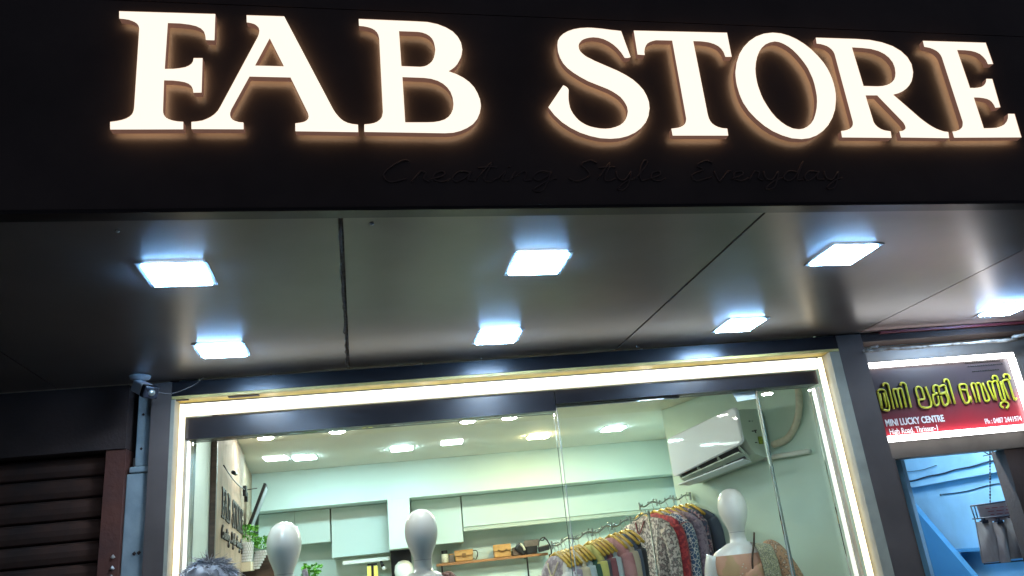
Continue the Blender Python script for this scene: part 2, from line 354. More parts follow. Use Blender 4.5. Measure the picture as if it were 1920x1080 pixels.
LETTERS = {'F':[[(-819,3297),(-543,3300),(-543,3201),(-568,3201),(-570,3218),(-574,3232),(-583,3243),(-597,3251),(-617,3256),(-644,3259),(-679,3259),(-680,3094),(-656,3095),(-638,3098),(-623,3102),(-613,3108),(-606,3115),(-602,3124),(-601,3135),(-575,3136),(-574,3013),(-597,3012),(-599,3025),(-603,3035),(-611,3043),(-622,3048),(-637,3051),(-656,3053),(-680,3053),(-678,2950),(-677,2941),(-674,2933),(-669,2926),(-661,2921),(-651,2917),(-637,2914),(-621,2913),(-620,2887),(-816,2884),(-818,2910),(-801,2913),(-787,2917),(-776,2922),(-767,2929),(-761,2937),(-758,2947),(-757,2958),(-759,3236),(-761,3245),(-765,3252),(-772,3258),(-780,3262),(-790,3266),(-803,3268),(-817,3269)]],'A':[[(-451,3300),(-338,3301),(-196,2966),(-189,2952),(-181,2940),(-173,2930),(-164,2922),(-153,2916),(-139,2912),(-122,2910),(-122,2883),(-306,2884),(-306,2912),(-295,2914),(-286,2916),(-278,2919),(-272,2924),(-268,2930),(-267,2938),(-269,2948),(-319,3073),(-439,3073),(-489,2956),(-492,2945),(-492,2936),(-490,2929),(-485,2922),(-478,2918),(-467,2914),(-454,2913),(-453,2889),(-598,2888),(-599,2913),(-583,2915),(-569,2918),(-557,2924),(-546,2931),(-536,2940),(-527,2952),(-520,2967),(-416,3221),(-413,3233),(-412,3244),(-414,3253),(-419,3260),(-426,3266),(-437,3270),(-450,3272)],[(-381,3215),(-339,3114),(-423,3114)]],'B':[[(-107,3302),(77,3301),(114,3300),(146,3293),(173,3281),(194,3266),(209,3246),(218,3223),(220,3196),(217,3180),(213,3165),(206,3151),(199,3138),(190,3127),(180,3118),(170,3111),(194,3101),(215,3088),(233,3072),(247,3053),(256,3031),(262,3008),(263,2983),(257,2957),(247,2935),(232,2916),(213,2902),(191,2891),(167,2884),(140,2882),(-104,2884),(-103,2911),(-87,2913),(-74,2916),(-64,2921),(-56,2928),(-50,2936),(-47,2946),(-45,2957),(-45,3228),(-47,3241),(-51,3251),(-58,3260),(-67,3266),(-78,3270),(-92,3273),(-107,3274)],[(19,3259),(79,3259),(93,3257),(106,3252),(116,3245),(124,3235),(129,3222),(131,3208),(132,3191),(129,3174),(125,3160),(119,3148),(111,3139),(101,3131),(91,3127),(79,3125),(20,3126)],[(21,3084),(89,3083),(112,3080),(132,3073),(148,3063),(161,3049),(170,3032),(175,3012),(176,2989),(173,2970),(166,2954),(157,2942),(144,2932),(128,2926),(109,2922),(87,2921),(21,2920)]],'S':[[(778,3293),(796,3186),(793,3185),(791,3184),(788,3183),(784,3182),(781,3182),(777,3182),(774,3181),(765,3202),(754,3220),(741,3235),(726,3247),(709,3256),(691,3261),(673,3262),(660,3260),(649,3257),(639,3253),(630,3247),(624,3240),(619,3233),(617,3225),(617,3214),(620,3204),(626,3196),(633,3188),(642,3181),(653,3175),(664,3168),(741,3130),(767,3114),(789,3097),(806,3078),(820,3057),(828,3034),(832,3010),(830,2985),(821,2955),(807,2930),(787,2908),(764,2891),(737,2878),(708,2870),(676,2867),(642,2869),(609,2877),(577,2889),(548,2906),(522,2927),(500,2953),(483,2982),(544,3068),(548,3066),(551,3064),(554,3062),(556,3059),(558,3057),(559,3054),(560,3050),(557,3031),(555,3014),(555,2998),(556,2984),(559,2971),(564,2959),(571,2947),(579,2936),(589,2927),(601,2919),(614,2913),(629,2909),(646,2906),(665,2905),(684,2907),(701,2912),(717,2919),(730,2929),(740,2941),(747,2955),(752,2971),(752,2988),(748,3002),(742,3015),(734,3027),(723,3037),(710,3047),(695,3056),(631,3085),(606,3101),(585,3117),(567,3134),(554,3153),(546,3175),(542,3198),(543,3224),(547,3243),(556,3259),(570,3273),(587,3284),(608,3293),(632,3299),(661,3302),(676,3302),(693,3301),(710,3300),(727,3298),(744,3296),(761,3295)]],'T':[[(824,3297),(1174,3303),(1171,3200),(1146,3199),(1144,3217),(1138,3232),(1129,3243),(1114,3252),(1095,3258),(1069,3261),(1038,3261),(1034,2965),(1035,2951),(1038,2939),(1044,2929),(1052,2922),(1063,2916),(1077,2912),(1094,2911),(1092,2883),(893,2881),(893,2908),(907,2910),(919,2912),(930,2916),(939,2921),(946,2928),(950,2936),(953,2946),(959,3260),(899,3259),(885,3255),(874,3250),(865,3244),(858,3235),(853,3225),(849,3211),(848,3196),(822,3197)]],'O':[[(1354,3311),(1386,3309),(1416,3300),(1443,3286),(1468,3267),(1491,3244),(1510,3217),(1526,3188),(1534,3166),(1539,3144),(1542,3122),(1543,3100),(1542,3077),(1539,3055),(1534,3034),(1520,2994),(1500,2959),(1476,2929),(1449,2905),(1420,2887),(1390,2876),(1359,2872),(1323,2875),(1290,2886),(1259,2902),(1232,2923),(1208,2950),(1188,2979),(1174,3012),(1170,3030),(1167,3048),(1166,3065),(1165,3083),(1166,3101),(1168,3119),(1171,3137),(1184,3176),(1202,3212),(1225,3243),(1253,3270),(1284,3291),(1318,3305)],[(1352,3272),(1369,3270),(1385,3263),(1401,3252),(1415,3238),(1428,3220),(1439,3201),(1449,3180),(1456,3161),(1460,3140),(1464,3118),(1465,3095),(1464,3072),(1462,3048),(1457,3023),(1448,2995),(1437,2971),(1425,2950),(1411,2934),(1395,2922),(1378,2914),(1360,2911),(1338,2914),(1318,2924),(1301,2938),(1285,2956),(1272,2978),(1262,3002),(1253,3028),(1249,3047),(1247,3065),(1245,3083),(1245,3101),(1246,3119),(1248,3137),(1251,3154),(1259,3181),(1269,3205),(1282,3227),(1296,3244),(1313,3258),(1332,3267)]],'R':[[(1521,3296),(1684,3297),(1742,3295),(1791,3286),(1831,3271),(1860,3250),(1879,3224),(1887,3194),(1883,3159),(1874,3137),(1863,3117),(1848,3100),(1832,3086),(1813,3074),(1793,3065),(1771,3059),(1851,2963),(1864,2950),(1877,2938),(1890,2928),(1903,2920),(1917,2914),(1932,2909),(1949,2907),(1944,2881),(1748,2882),(1749,2908),(1762,2909),(1771,2913),(1777,2918),(1779,2924),(1779,2931),(1777,2940),(1773,2948),(1703,3054),(1657,3053),(1658,2944),(1661,2935),(1666,2927),(1672,2921),(1681,2915),(1691,2911),(1702,2909),(1715,2907),(1711,2880),(1516,2880),(1519,2906),(1533,2908),(1545,2911),(1555,2915),(1563,2920),(1569,2926),(1573,2934),(1575,2943),(1579,3225),(1577,3236),(1572,3246),(1566,3253),(1557,3260),(1546,3264),(1533,3268),(1518,3269)],[(1659,3258),(1701,3257),(1735,3254),(1764,3246),(1785,3234),(1800,3218),(1809,3198),(1811,3176),(1807,3152),(1801,3136),(1793,3123),(1782,3113),(1770,3105),(1755,3099),(1738,3095),(1719,3093),(1660,3093)]],'E':[[(1967,3300),(2244,3302),(2243,3205),(2218,3203),(2216,3222),(2209,3236),(2199,3248),(2184,3256),(2164,3261),(2138,3263),(2105,3263),(2104,3096),(2123,3096),(2139,3098),(2153,3101),(2164,3106),(2174,3114),(2182,3124),(2188,3138),(2215,3138),(2206,3014),(2182,3011),(2180,3025),(2176,3036),(2169,3044),(2159,3049),(2145,3052),(2127,3054),(2106,3054),(2103,2924),(2132,2925),(2158,2927),(2179,2933),(2196,2941),(2210,2953),(2221,2968),(2228,2987),(2257,2987),(2250,2887),(1964,2883),(1965,2909),(1979,2910),(1991,2914),(2001,2918),(2009,2924),(2015,2931),(2019,2940),(2022,2949),(2026,3226),(2024,3238),(2019,3248),(2012,3256),(2002,3262),(1991,3267),(1979,3270),(1965,3272)]]}
MALAYALAM = [[(2576,2227),(2577,2316),(2584,2333),(2602,2337),(2620,2331),(2622,2312),(2620,2225),(2576,2225)],[(2580,2238),(2587,2315)],[(2606,2236),(2609,2318)],[(2619,2354),(2622,2366),(2636,2371),(2649,2364),(2650,2343),(2646,2223)],[(2672,2230),(2670,2318),(2677,2331),(2688,2333),(2696,2321),(2695,2224)],[(2697,2316),(2704,2332),(2718,2334),(2725,2321),(2723,2227)],[(2723,2349),(2728,2362),(2742,2366),(2753,2358),(2755,2339),(2751,2224)],[(2810,2266),(2808,2317),(2816,2332),(2831,2336),(2844,2323),(2846,2286),(2841,2263),(2808,2260),(2814,2222),(2874,2225),(2872,2333)],[(2932,2291),(2915,2295),(2915,2318),(2925,2334),(2940,2336),(2949,2325),(2944,2292)],[(2954,2324),(2974,2333),(2989,2331),(2992,2317),(2982,2294),(2953,2289)],[(2931,2289),(2904,2282),(2895,2259),(2898,2229),(2911,2223),(2925,2238),(2930,2277)],[(2945,2285),(2977,2285),(2985,2261),(2977,2230),(2959,2220),(2948,2232),(2949,2273)],[(2991,2322),(2994,2226)],[(2990,2347),(2996,2362),(3010,2366),(3019,2357),(3020,2333),(3020,2222)],[(3116,2298),(3120,2324),(3102,2331),(3081,2326),(3075,2301),(3078,2240),(3087,2222),(3106,2227),(3114,2252),(3114,2298)],[(3084,2300),(3111,2296)],[(3123,2223),(3124,2260)],[(3147,2314),(3158,2329),(3172,2329),(3179,2312),(3174,2221)],[(3151,2319),(3154,2221)],[(3186,2326),(3202,2329),(3210,2314),(3207,2244),(3213,2224),(3232,2228),(3236,2247),(3225,2330)],[(3266,2226),(3255,2316),(3265,2333),(3279,2331),(3283,2314),(3278,2223)],[(3282,2326),(3303,2333),(3316,2321),(3313,2234),(3321,2222),(3334,2230),(3337,2329)],[(3296,2343),(3300,2360),(3316,2364),(3325,2356),(3324,2330)],[(3306,2179),(3294,2189),(3300,2205),(3320,2213),(3340,2204),(3339,2185),(3322,2173)],[(3359,2221),(3350,2316),(3358,2332),(3378,2336),(3390,2325),(3389,2235),(3393,2218),(3406,2227)],[(3366,2348),(3372,2364),(3388,2368),(3401,2360),(3402,2336)]]
UX, UY = 0.99713, 0.07568
def FP(s, y0, z): return (s * UX, y0 + s * UY, z)
def fslab(mb, s0, s1, y0, y1, z0, z1):
    """box laid along the sign face; y0 nearer the street"""
    return mb.hexa([FP(s0, y0, z0), FP(s1, y0, z0), FP(s1, y1, z0), FP(s0, y1, z0),
                    FP(s0, y0, z1), FP(s1, y0, z1), FP(s1, y1, z1), FP(s0, y1, z1)])

def poly_mesh(name, loops, to3, mat_, parent=None, depth=0.0):
    """filled outline (with holes) put in space by to3(u, v); depth adds a solid thickness"""
    cu = bpy.data.curves.new(name, 'CURVE'); cu.dimensions = '2D'; cu.fill_mode = 'BOTH'
    cu.extrude = depth / 2
    for lp in loops:
        sp = cu.splines.new('POLY'); sp.points.add(len(lp) - 1); sp.use_cyclic_u = True
        for p, q in zip(sp.points, lp): p.co = (q[0], q[1], 0, 1)
    ob = bpy.data.objects.new(name, cu); COL.objects.link(ob)
    bpy.context.view_layer.update()
    dg = bpy.context.evaluated_depsgraph_get(); me = ob.evaluated_get(dg).to_mesh()
    mb = MB(); mb.add([to3(v.co.x, v.co.y, v.co.z) for v in me.vertices], [tuple(p.vertices) for p in me.polygons])
    ob.evaluated_get(dg).to_mesh_clear()
    bpy.data.objects.remove(ob); bpy.data.curves.remove(cu)
    return mb.build(name, mat_, parent)

def text_mesh(name, body, size, to3, mat_, parent=None, depth=0.002, bold=0.0, sx=1.0):
    cu = bpy.data.curves.new(name, 'FONT'); cu.body = body; cu.size = size; cu.extrude = depth / 2; cu.offset = bold
    cu.resolution_u = 3
    ob = bpy.data.objects.new(name, cu); COL.objects.link(ob)
    bpy.context.view_layer.update()
    dg = bpy.context.evaluated_depsgraph_get(); me = ob.evaluated_get(dg).to_mesh()
    mb = MB(); mb.add([to3(v.co.x * sx, v.co.y, v.co.z) for v in me.vertices], [tuple(p.vertices) for p in me.polygons])
    ob.evaluated_get(dg).to_mesh_clear()
    bpy.data.objects.remove(ob); bpy.data.curves.remove(cu)
    return mb.build(name, mat_, parent)

# ================================================================ ground
g = MB().box(-60, 60, -60, 0.6, -0.3, 0.0).build('road', M['asphalt']); tag(g, kind='structure')
g = MB().box(-60, 60, 0.6, 4.0, -0.3, 0.12).build('pavement', M['pavement']); tag(g, kind='structure')

# ================================================================ fascia with its lit letters
t = thing('shop_fascia', 'dark glossy fascia board behind the big glowing letters', 'fascia', FP(0.7, 2.16, 2.64))
fslab(MB(), -4.2, 5.2, 2.142, 2.185, 2.652, 3.367).build('fascia_panel', M['acp_dark'], t)
fslab(MB(), -4.2, 5.2, 2.142, 2.185, 3.370, 4.2).build('fascia_panel', M['acp_dark'], t)
fslab(MB(), -4.2, 5.2, 2.138, 2.19, 2.638, 2.649).build('edge_trim', M['acp_black'], t)

ORDER = [('F', 'glowing white letter F, leftmost on the dark fascia'),
         ('A', 'glowing white letter A on the dark fascia'),
         ('B', 'glowing white letter B with two round bowls on the dark fascia'),
         ('S', 'glowing white curved letter S on the dark fascia'),
         ('T', 'glowing white letter T on the dark fascia'),
         ('O', 'glowing white oval letter O on the dark fascia'),
         ('R', 'glowing white letter R on the dark fascia'),
         ('E', 'glowing white letter E, rightmost on the dark fascia')]
def inset(lp, d):
    """move a closed outline inward by d (outer loops) or outward (holes)"""
    n = len(lp); out = []
    a = sum(lp[i][0] * lp[(i + 1) % n][1] - lp[(i + 1) % n][0] * lp[i][1] for i in range(n))
    sg = 1 if a > 0 else -1
    for i in range(n):
        p, q, r = Vector(lp[i - 1]), Vector(lp[i]), Vector(lp[(i + 1) % n])
        e1, e2 = (q - p), (r - q)
        if e1.length < 1e-6 or e2.length < 1e-6: out.append(tuple(q)); continue
        e1.normalize(); e2.normalize()
        nn = Vector((-(e1 + e2).y, (e1 + e2).x))
        if nn.length < 1e-4: nn = Vector((-e1.y, e1.x))
        nn.normalize(); out.append(tuple(q + nn * d * sg))
    return out
for ch, lab in ORDER:
    loops = [[(a / 1000, b / 1000) for a, b in lp] for lp in LETTERS[ch]]
    s_mid = sum(p[0] for p in loops[0]) / len(loops[0])
    t = thing('sign_letter', lab, 'sign letter', FP(s_mid, 2.15, 2.88), 'illuminated letters of the shop sign')
    poly_mesh('face', loops, lambda u, v, w: FP(u, 2.105 - w, v), M['letter_face'], t)
    mb = MB()
    for lp in loops:
        n = len(lp)
        vs = [FP(a, 2.103, b) for a, b in lp] + [FP(a, 2.126, b) for a, b in lp]
        mb.add(vs, [(i, (i + 1) % n, n + (i + 1) % n, n + i) for i in range(n)])
    mb.build('return', M['letter_return'], t)
    hal = [inset(lp, 0.006 if k == 0 else -0.006) for k, lp in enumerate(loops)]
    poly_mesh('back_light', hal, lambda u, v, w: FP(u, 2.124 - w, v), M['letter_halo'], t)  # unseen glow plate added, its halo stands in for bloom around the letters
    zs_ = [p[1] for p in loops[0]]; ss = [p[0] for p in loops[0]]
    for zz in (min(zs_) + 0.20, max(zs_) - 0.04):
        best = sorted(loops[0], key=lambda p: abs(p[1] - zz))[0]
        k = loops[0].index(best); sc, zz = inset(loops[0], 0.022)[k]
        MB().tube([FP(sc, 2.126, zz), FP(sc, 2.142, zz)], 0.003).build('stud', M['black_metal'], t)

# script tagline
GL = {'C': ([[(1.1, 1.9), (.9, 2.1), (.5, 1.6), (.2, .7), (.5, 0), (1.1, .3)]], 1.3),
      'r': ([[(0, 0), (.25, .9), (.3, 1), (.5, .85), (.45, .3), (.7, 0)]], .7),
      'e': ([[(0, .2), (.5, .6), (.45, 1), (.15, .8), (.15, .2), (.5, 0), (.8, .3)]], .8),
      'a': ([[(.7, .9), (.3, 1), (.05, .4), (.25, 0), (.6, .5), (.75, 1), (.65, .2), (1, .1)]], 1),
      't': ([[(0, .2), (.5, 1.9), (.3, .3), (.5, 0), (.8, .3)], [(0, 1.35), (.75, 1.45)]], .8),
      'i': ([[(0, .2), (.3, 1), (.2, .2), (.5, .1)], [(.4, 1.4), (.46, 1.52)]], .5),
      'n': ([[(0, 0), (.2, 1), (.15, .4), (.5, 1), (.65, .8), (.6, .1), (.9, .15)]], .9),
      'g': ([[(.7, .9), (.3, 1), (.05, .5), (.25, .1), (.6, .5), (.75, 1), (.5, -.8), (.1, -.8), (.7, .1), (1, .3)]], 1),
      'S': ([[(1.2, 1.8), (.9, 2.1), (.5, 1.7), (.8, 1.1), (.9, .5), (.4, 0), (0, .3)]], 1.3),
      'y': ([[(0, 1), (.1, .3), (.4, .1), (.7, 1), (.5, -.7), (.1, -.8), (.5, 0), (.9, .3)]], .9),
      'l': ([[(0, .2), (.5, 1.8), (.35, 2.1), (.2, 1.2), (.25, .1), (.6, .2)]], .6),
      'E': ([[(1.1, 1.9), (.8, 2.1), (.4, 1.6), (.7, 1.15), (.2, .6), (.4, 0), (1.1, .4)]], 1.2),
      'v': ([[(0, 1), (.2, .1), (.3, 0), (.6, .9), (.8, 1)]], .8),
      'd': ([[(.7, .9), (.3, 1), (.05, .4), (.25, 0), (.6, .4), (1.0, 2.1), (.7, .2), (1, .1)]], 1)}
def script(text, x0, width, z0, xh, slant, to3, r, mb):
    tot = sum(GL[c][1] if c != ' ' else 1.2 for c in text)
    k = width / tot; x = 0
    for c in text:
        if c == ' ': x += 1.2; continue
        for st in GL[c][0]:
            pts = spline(st, 4)
            mb.tube([to3(x0 + (x + p[0] + slant * p[1]) * k, z0 + p[1] * xh) for p in pts], r, 4)
        x += GL[c][1]
    return mb
t = thing('script_lettering', 'dim script lettering reading Creating Style Everyday below the big letters', 'lettering', FP(0.7, 2.15, 2.70))
for wd, s0, sw in (('Creating', -0.075, 0.56), ('Style', 0.525, 0.33), ('Everyday', 0.93, 0.57)):
    script(wd, s0, sw, 2.733, 0.036, 0.1, lambda u, v: FP(u, 2.1405, v), 0.0032, MB()).build('word', M['tagline'], t)

# ================================================================ canopy underside
t = thing('canopy', 'brushed grey panelled canopy underside above the shop front', 'canopy', (0.5, 3.0, 2.65))
JO = [(-4.4, 0.003), (-1.66, 0.003), (-0.252, 0.008), (1.166, 0.004), (2.574, 0.004), (3.98, 0.003), (5.3, 0.003)]
def jx(j, y): return j - 0.0759 * (y - 3)
for (a, ga), (b, gb) in zip(JO[:-1], JO[1:]):
    yf0, yf1 = 2.192 + 0.0759 * a, 2.192 + 0.0759 * b
    z = 2.65 + random.uniform(-0.002, 0.002)
    q = [(jx(a, yf0) + ga, yf0), (jx(b, yf1) - gb, yf1), (jx(b, 4.0) - gb, 4.0), (jx(a, 4.0) + ga, 4.0)]
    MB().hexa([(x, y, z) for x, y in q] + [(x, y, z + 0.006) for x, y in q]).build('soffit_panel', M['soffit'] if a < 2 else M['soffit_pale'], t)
mb = MB().hexa([(-4.3, 1.9, 2.662), (5.2, 2.6, 2.662), (5.2, 4.0, 2.662), (-4.3, 4.0, 2.662),
                (-4.3, 1.9, 2.70), (5.2, 2.6, 2.70), (5.2, 4.0, 2.70), (-4.3, 4.0, 2.70)])
mb.build('backing_board', M['sealant'], t)
for j, yy0, yy1, rr in ((-0.252, 2.2, 3.97, 0.004), (-0.258, 2.5, 3.9, 0.004), (1.166, 2.3, 3.3, 0.002)):
    n = 26
    MB().tube([(jx(j, yy0 + (yy1 - yy0) * i / n) + random.uniform(-.004, .004), yy0 + (yy1 - yy0) * i / n, 2.650 + random.uniform(-.002, .003)) for i in range(n + 1)],
            [rr * random.uniform(.3, 1.5) for i in range(n + 1)], 5).build('joint_sealant', M['sealant'], t)
for (x, y) in ((-0.84, 2.22), (-0.1, 2.25), (0.62, 2.25), (2.9, 2.46), (3.35, 3.15), (0.36, 3.97), (1.2, 3.95)):
    MB().lathe((x, y, 2.641), [(0.002, 0.003), (0.006, 0.005), (0.007, 0.009)], 8).build('rivet', M['lamp_trim'], t)

# panel lights under the canopy: one of each kind, then copies
def panel_light(label, group, lampmat, trim, half=0.095, halo_rim=None):
    t = thing('panel_light', label, 'ceiling light', (0, 0, 0), group)
    mb = MB(); o, i = half + (0.016 if halo_rim else 0.010), half
    for (x0, x1, y0, y1) in ((-o, o, -o, -i), (-o, o, i, o), (-o, -i, -i, i), (i, o, -i, i)):
        mb.box(x0, x1, y0, y1, -0.003 if halo_rim else -0.006, 0.0)
    mb.build('frame', trim, t)
    lo = -0.013
    if halo_rim:
        lo = -0.009; mb = MB(); r = i - .002
        for (x0, x1, y0, y1) in ((-r, r, -r, -r + .004), (-r, r, r - .004, r), (-r, -r + .004, -r + .004, r - .004), (r - .004, r, -r + .004, r - .004)):
            mb.box(x0, x1, y0, y1, lo + .0012, -0.001)
        mb.build('rim', halo_rim, t)
    k = i - .007 if halo_rim else i - .001
    MB().box(-k, k, -k, k, lo, -0.001).build('diffuser', lampmat, t, bevel=0.002)
    return t
SO = [(-0.769, 2.579, 'square white panel light at the front left of the canopy'),
      (-0.842, 3.513, 'square white panel light at the back left of the canopy, nearest the security camera'),
      (0.482, 2.659, 'square white panel light at the front middle of the canopy, left of the slanting seam'),
      (0.414, 3.588, 'square white panel light at the back middle of the canopy'),
      (1.735, 2.741, 'square white panel light at the front right of the canopy, right of the slanting seam'),
      (1.665, 3.663, 'square white panel light at the back right of the canopy, over the air conditioner'),
      (3.19, 3.70, 'small panel light at the far right edge of the canopy, above the neighbouring lit sign')]
pl = None
for x, y, lab in SO:
    if pl is None: pl = panel_light(lab, 'panel lights in the canopy', M['lamp_cool'], M['lamp_trim'], halo_rim=M['lamp_rim']); o = pl
    else: o = copy_tree(pl)
    o.location = (x, y, 2.648); o.rotation_euler = (0, 0, math.atan(0.0759)); o['label'] = lab

# ================================================================ shop front
w = MB().box(-1.29, -1.198, 4.0, 4.3, 0.12, 2.645).build('pillar', M['acp_dark'])
solo(w, 'dark narrow pillar left of the glowing shop window frame', 'pillar')
w = MB().box(2.362, 2.512, 4.0, 4.2, 0.12, 2.645).build('pillar', M['acp_dark'])
solo(w, 'dark pillar between the shop window and the red lit sign', 'pillar')
w = MB().box(-1.196, 2.36, 4.0, 4.25, 2.572, 2.644).build('header_panel', M['acp_black'])
solo(w, 'black header band above the glowing window frame', 'header')
w = MB().box(-1.29, 4.6, 4.02, 4.3, 2.72, 4.2).build('upper_wall', M['dark_wall'])
solo(w, 'dark wall above the canopy, hidden behind the fascia', 'wall')

t = thing('light_frame', 'glowing cream light strip frame around the shop window', 'light frame', (0.6, 4.05, 0.12))
MB().box(-1.196, 2.36, 4.0, 4.10, 2.556, 2.570).build('top_reveal', M['reveal'], t)
MB().box(-1.197, -1.180, 4.0, 4.10, 0.125, 2.554).build('side_reveal', M['reveal_pale'], t)
MB().box(2.302, 2.360, 4.0, 4.10, 0.125, 2.554).build('side_reveal', M['reveal_pale'], t)
MB().box(-1.148, 2.248, 4.060, 4.085, 2.480, 2.540).build('led_strip', M['led_strip'], t)
MB().box(-1.170, -1.150, 4.055, 4.085, 0.13, 2.540).build('led_strip', M['led_side'], t)
MB().box(2.262, 2.280, 4.055, 4.085, 0.13, 2.540).build('led_strip', M['led_side'], t)
MB().box(-1.140, -1.129, 4.10, 4.13, 0.13, 2.36).build('inner_strip', M['led_thin'], t)
MB().box(2.216, 2.224, 4.10, 4.13, 0.13, 2.38).build('inner_strip', M['led_thin'], t)
MB().box(-1.149, -1.141, 4.09, 4.14, 0.13, 2.36).build('trim', M['reveal_pale'], t)
MB().box(2.229, 2.247, 4.09, 4.14, 0.13, 2.38).build('trim', M['reveal_pale'], t)
MB().box(-0.93, -0.78, 4.02, 4.05, 2.551, 2.5555).build('clip', M['sealant'], t)
MB().box(-1.18, -1.12, 4.015, 4.03, 2.551, 2.5555).build('clip', M['sealant'], t)

t = thing('transom_beam', 'black glossy beam across the top of the shop glass', 'beam', (0.55, 4.15, 2.36))
MB().box(-1.149, 0.747, 4.095, 4.20, 2.366, 2.476).build('beam_panel', M['acp_black'], t)
MB().box(0.751, 2.249, 4.095, 4.20, 2.402, 2.476).build('beam_panel', M['acp_black'], t)

def tilted(x0, x1, y, z0, z1):  # leans outward so canopy lamp reflections fall behind the beam
    """glass set a hair out of plumb, as hung panes are"""
    a, b = y + .013, y - .013
    return MB().hexa([(x0, a - .005, z0), (x1, a - .005, z0), (x1, a + .005, z0), (x0, a + .005, z0), (x0, b - .005, z1), (x1, b - .005, z1), (x1, b + .005, z1), (x0, b + .005, z1)])
t = thing('glass_panel', 'large fixed shop glass pane left of the door pane', 'glass panel', (-0.2, 4.16, 0.13))
tilted(-1.124, 0.742, 4.160, 0.13, 2.364).build('pane', M['glass'], t)
MB().box(0.742, 0.7445, 4.152, 4.166, 0.13, 2.364).build('edge', M['glass_edge'], t)
t = thing('glass_door', 'frameless glass door pane in front of the hanging clothes', 'glass door', (1.33, 4.15, 0.13))
tilted(0.762, 1.890, 4.156, 0.13, 2.399).build('pane', M['glass'], t)
MB().box(0.7590, 0.762, 4.147, 4.161, 0.13, 2.399).build('edge', M['edge_grey'], t)
MB().box(1.8915, 1.8945, 4.147, 4.161, 0.13, 2.399).build('edge', M['edge_grey'], t)
MB().box(0.757, 1.45, 4.143, 4.149, 2.390, 2.401).build('top_seal', M['white_trim'], t)
MB().hexa([(1.775, 4.140, 2.345), (1.888, 4.140, 2.352), (1.888, 4.148, 2.352), (1.775, 4.148, 2.345),
           (1.755, 4.140, 2.397), (1.888, 4.140, 2.397), (1.888, 4.148, 2.397), (1.755, 4.148, 2.397)]).build('patch_fitting', M['white_trim'], t)
t = thing('glass_panel', 'narrow fixed shop glass pane right of the door pane', 'glass panel', (2.05, 4.16, 0.13))
tilted(1.909, 2.211, 4.160, 0.13, 2.399).build('pane', M['glass'], t)
MB().box(1.905, 1.9085, 4.150, 4.166, 0.13, 2.399).build('edge', M['glass_edge'], t)

# ================================================================ shop interior
def LW(y, off=0.0): return (-1.25 - 0.134 * (y - 5.14) + off * 0.991, y + off * 0.133)
tag(MB().box(-2.4, 3.1, 4.21, 8.9, -0.1, 0.13).build('shop_floor', M['floor_tile']), kind='structure')
tag(MB().box(-2.4, 3.1, 6.4, 8.9, 2.737, 2.80).build('shop_ceiling', M['ceiling_paint']), kind='structure')
tag(MB().box(-2.4, 3.1, 4.21, 6.4, 2.728, 2.80).build('ceiling_front', M['wall_cream']), kind='structure')
tag(MB().box(-2.4, 3.1, 8.78, 8.9, 0.13, 2.735).build('back_wall', M['wall_sage']), kind='structure')
tag(MB().slab(LW(4.21), LW(8.78), (-1, 0), 0.1, 0.13, 2.726).build('left_wall', M['wall_sage']), kind='structure')
rw = MB()
A_, B_, C_, D_ = (2.36, 4.21), (2.60, 4.9), (2.062, 6.38), (2.90, 8.78)
rw.slab(A_, B_, (0.945, -0.32), 0.1, 0.13, 2.726)
rw.slab(B_, C_, (0.94, 0.34), 0.1, 0.13, 2.725)
rw.slab(C_, D_, (0.97, -0.24), 0.1, 0.13, 2.724)
tag(rw.build('right_wall', M['wall_mint']), kind='structure')
tag(MB().box(-1.9, 2.78, 8.19, 8.779, 2.37, 2.736).build('bulkhead', M['wall_sage']), kind='structure')

# ceiling lamps inside
base = {}
IN = [(-1.253, 7.256, 'lamp_pale_in', 'pale flat ceiling panel at the far left inside the shop, beside a brighter one'),
      (-1.017, 7.363, 'lamp_cool_in', 'bright cool ceiling panel inside the shop, second from the left'),
      (-0.14, 7.307, 'lamp_cool_in', 'bright cool ceiling panel inside the shop, above the middle mannequin'),
      (0.316, 7.178, 'lamp_pale_in', 'pale flat ceiling panel inside the shop, right of the middle mannequin'),
      (1.129, 7.256, 'lamp_warm_in', 'warm yellow ceiling panel inside the shop, left of the glass door edge'),
      (1.828, 7.182, 'lamp_cool_in', 'bright cool ceiling panel inside the shop, beside the air conditioner')]
for x, y, mk, lab in IN:
    if mk not in base:
        base[mk] = panel_light(lab, 'ceiling panels inside the shop', M[mk], M['lamp_trim_white']); o = base[mk]
    else: o = copy_tree(base[mk])
    o.location = (x, y, 2.735); o['label'] = lab
RL = [(-1.143, 6.18, 'small round downlight at the left inside the shop, under the black beam'),
      (-0.603, 6.15, 'small round downlight inside the shop, second from the left'),
      (0.409, 6.16, 'small round downlight inside the shop, third from the left'),
      (0.739, 6.142, 'small round downlight inside the shop, rightmost of the four')]
rl = None
for x, y, lab in RL:
    if rl is None:
        rl = thing('downlight', lab, 'ceiling light', (0, 0, 0), 'round downlights inside the shop'); o = rl
        MB().lathe((0, 0, -0.008), [(0.062, 0), (0.075, 0.002), (0.078, 0.008)], 20).build('ring', M['lamp_trim_white'], rl)
        MB().lathe((0, 0, -0.016), [(0.02, 0), (0.05, 0.002), (0.058, 0.007), (0.058, 0.009)], 20).build('diffuser', M['lamp_round'], rl)
    else: o = copy_tree(rl)
    o.location = (x, y, 2.728); o['label'] = lab

